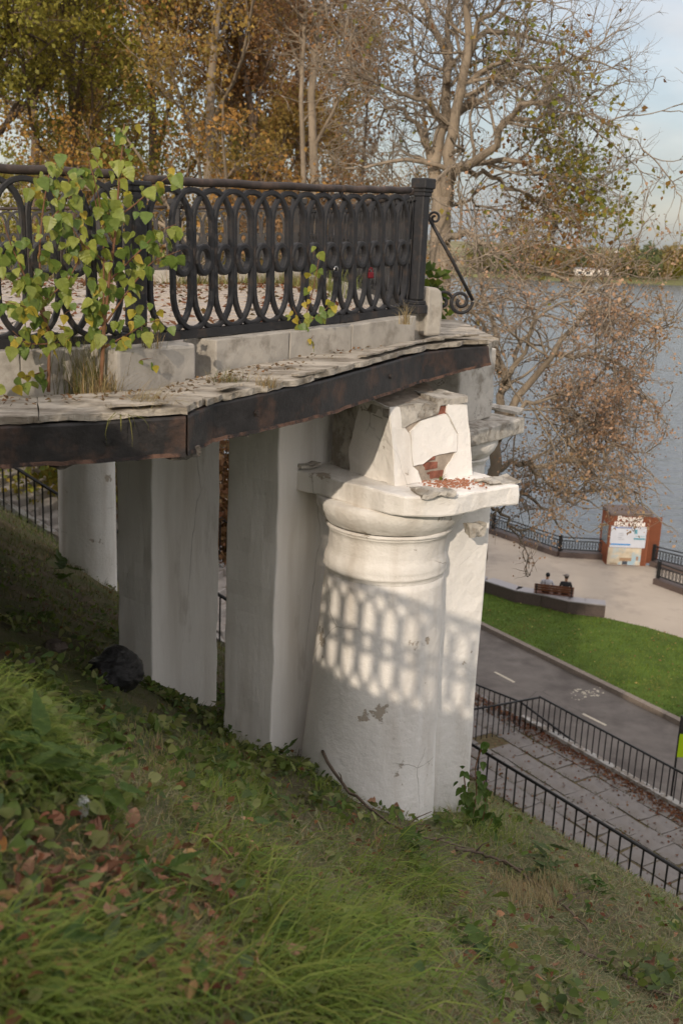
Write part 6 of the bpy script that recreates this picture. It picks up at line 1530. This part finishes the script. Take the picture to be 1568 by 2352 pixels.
for (q, sto, bpx), n in zip(rows_, nleaf):
    for k in range(n):
        t = g.uniform(.22 if n > 15 else .12, 1.0); i = min(int(t * 15), 14); a = Vector(q[i]).lerp(Vector(q[i + 1]), t * 15 - i)
        a += Vector((g.gauss(0, .04), g.gauss(0, .035), g.gauss(0, .03)))
        low_ = a.z < -.38; me = g.choice(bl2) if g.random() < (.34 if low_ else .07) else g.choice(bl3) if g.random() < .38 else g.choice(bl1)
        az = g.uniform(0, 6.28); down = g.uniform(.7, 1.45)
        d = Vector((math.cos(az) * math.cos(down), math.sin(az) * math.cos(down), -math.sin(down))); face = Vector((g.gauss(0, .6), -1 + g.gauss(0, .4), g.gauss(.3, .4))); y_ = face.cross(d).normalized(); z_ = d.cross(y_)
        s = g.choice((.35, .5, .6, .7, .8, .9)) * g.uniform(.9, 1.1); inst('leaf', me, sto, Matrix.Translation(a - bpx) @ Matrix((d, y_, z_)).transposed().to_4x4() @ Matrix.Scale(s, 4))
# smaller sapling on the kerb by the panel joint
vp = PZ(690, 838, -.79); vine = thing('birch_seedling', vp, 'small leafy birch seedling growing against the kerb under the padlocks', 'sapling')
for tr, r, n in (([(690, 838), (698, 790), (700, 730), (716, 680), (726, 630), (733, 590)], .006, 16), ([(699, 760), (680, 720), (672, 705)], .003, 7), ([(702, 740), (740, 720), (765, 690)], .003, 8), ([(697, 800), (720, 770)], .003, 5), ([(692, 820), (672, 800)], .003, 4)):
    q = poly_np([PY(x, y, vp.y - .03) for x, y in tr], 12); mb = MB(); mb.tube([Vector(v) for v in q], list(np.linspace(r, r * .4, 12)), 5); mb.build('stem', STEM, vine, True)
    for k in range(n):
        a = Vector(q[g.randint(3, 11)]) + Vector((g.gauss(0, .02), g.gauss(0, .02), g.gauss(0, .02))); me = g.choice(bl2) if g.random() < .3 else g.choice(bl1 + bl3)
        az = g.uniform(0, 6.28); d = Vector((math.cos(az) * .5, math.sin(az) * .5, -.7)).normalized(); y_ = Vector((g.gauss(0, .4), -1, .4)).cross(d).normalized(); inst('leaf', me, vine, Matrix.Translation(a - vp) @ Matrix((d, y_, d.cross(y_))).transposed().to_4x4() @ Matrix.Scale(g.uniform(.5, .8), 4))
# grass tufts on the ledge
def tuft(px, py, n, L, cols, label, spread=.05, lean=(.05, .8), z=None, az=None, W_=(.002, .004), name='grass_tuft', curl=1.0):
    zs = z if z is not None else zslab((px - 784) / 2450 * 5.5, 5.5) + .005
    p = PZ(px, py, zs); k = n; q = rg.normal(size=(k, 2)) * spread; R = np.stack([p.x + q[:, 0], p.y + q[:, 1] * .6, np.full(k, zs)], -1)
    V, F, Cc = blades(R, rg.uniform(L * .4, L, k), rg.uniform(*W_, k), rg.uniform(*lean, k), rg, palette(k, cols, rg, .25), 4, curl, None if az is None else az + rg.normal(size=k) * .8)
    o = link(name, np_mesh(name, V - np.array(tuple(p)), F, Cc), None, GRASS, loc=p); tag(o, label, 'grass')
DRYG = DRY + [(.28, .20, .09)]; OLV = [(.10, .115, .025), (.13, .13, .03), (.18, .14, .05)]
tuft(215, 905, 150, .42, OLV, 'tall green grass tuft at the foot of the birch sapling', .05, (.0, .35), curl=.4); tuft(235, 912, 170, .30, DRYG, 'thick dry straw tuft right of the birch stem', .05, (.0, .8)); tuft(150, 905, 90, .40, OLV, 'tall green grass tuft between the birch stems', .05, (.0, .3), curl=.4)
tuft(525, 885, 140, .16, OLV + DRY, 'olive grass tuft on the ledge below the kerb', .045, (.05, .7)); tuft(612, 890, 110, .14, DRYG, 'straw-coloured grass tuft near the beam edge', .03, (.05, .7)); tuft(335, 938, 150, .26, DRYG, 'dry yellow grass fanning to the right below the post block', .06, (.4, 1.1), az=.5)
tuft(768, 836, 40, .09, DRYG + OLV, 'tiny dry weed against the kerb', .03); tuft(838, 815, 40, .08, DRYG + OLV, 'tiny green weed against the kerb near the corner', .03); tuft(930, 745, 60, .22, DRYG, 'dry weed climbing the corner post', .02, (.0, .4), z=-.53); tuft(350, 800, 60, .24, DRYG + OLV, 'dry weed in the gap beside the birch post', .03, (0, .4), z=-.6); tuft(760, 815, 25, .07, OLV, 'small olive weed at the kerb joint', .02)
tuft(285, 955, 7, .26, [(.16, .16, .03)], 'long green blade arching over the steel beam', .015, (1.2, 1.5), az=-1.4, W_=(.005, .008), curl=1.3)
for px, py, lb in ((600, 632, 'tall green grass growing through the far terrace kerb, left clump'), (520, 632, 'tall green grass growing at the far terrace kerb behind the long panel'), (800, 690, 'green grass growing on the terrace near the corner post'), (675, 640, 'sparse green grass at the far terrace kerb, right clump')):
    tuft(px, py, 60, .55, [(.13, .17, .03), (.17, .19, .05)], lb, .12, (.0, .35), z=-.64, W_=(.006, .012), curl=.4)
tuft(1012, 1103, 10, .07, [(.12, .15, .02)], 'tiny green plant on the broken capital', .008, (.1, .8), z=AZ + .002, W_=(.008, .014), name='small_plant')
# ivy on the foot of the right pier
iv = PY(1092, 1900, 7.25); ivy = thing('ivy', iv, 'dark green ivy hanging on the right pier and trailing to the ground', 'ivy')
ivl = [leaf_mesh('leaf', .075, .05, WG, .2, 60 + k) for k in range(3)]
for tr in ([(1080, 1900), (1095, 1820), (1090, 1760), (1105, 1720)], [(1075, 1880), (1070, 1830), (1065, 1780)], [(1100, 1920), (1115, 1850), (1110, 1790)], [(1110, 1930), (1130, 1880)]):
    q = poly_np([PY(x, y, 7.25) for x, y in tr], 10); mb = MB(); mb.tube([Vector(v) for v in q], .005, 5); mb.build('stem', STEM, ivy)
    for k in range(26):
        a = Vector(q[g.randint(0, 9)]) + Vector((g.gauss(.01, .035), g.gauss(-.03, .04), g.gauss(0, .04))); az = g.uniform(0, 6.28); d = Vector((math.cos(az) * .5, math.sin(az) * .5, -.8)).normalized(); y_ = Vector((g.gauss(.3, .4), -1, .3)).cross(d).normalized()
        inst('leaf', g.choice(ivl), ivy, Matrix.Translation(a - iv) @ Matrix((d, y_, d.cross(y_))).transposed().to_4x4() @ Matrix.Scale(g.uniform(.7, 1.2), 4))
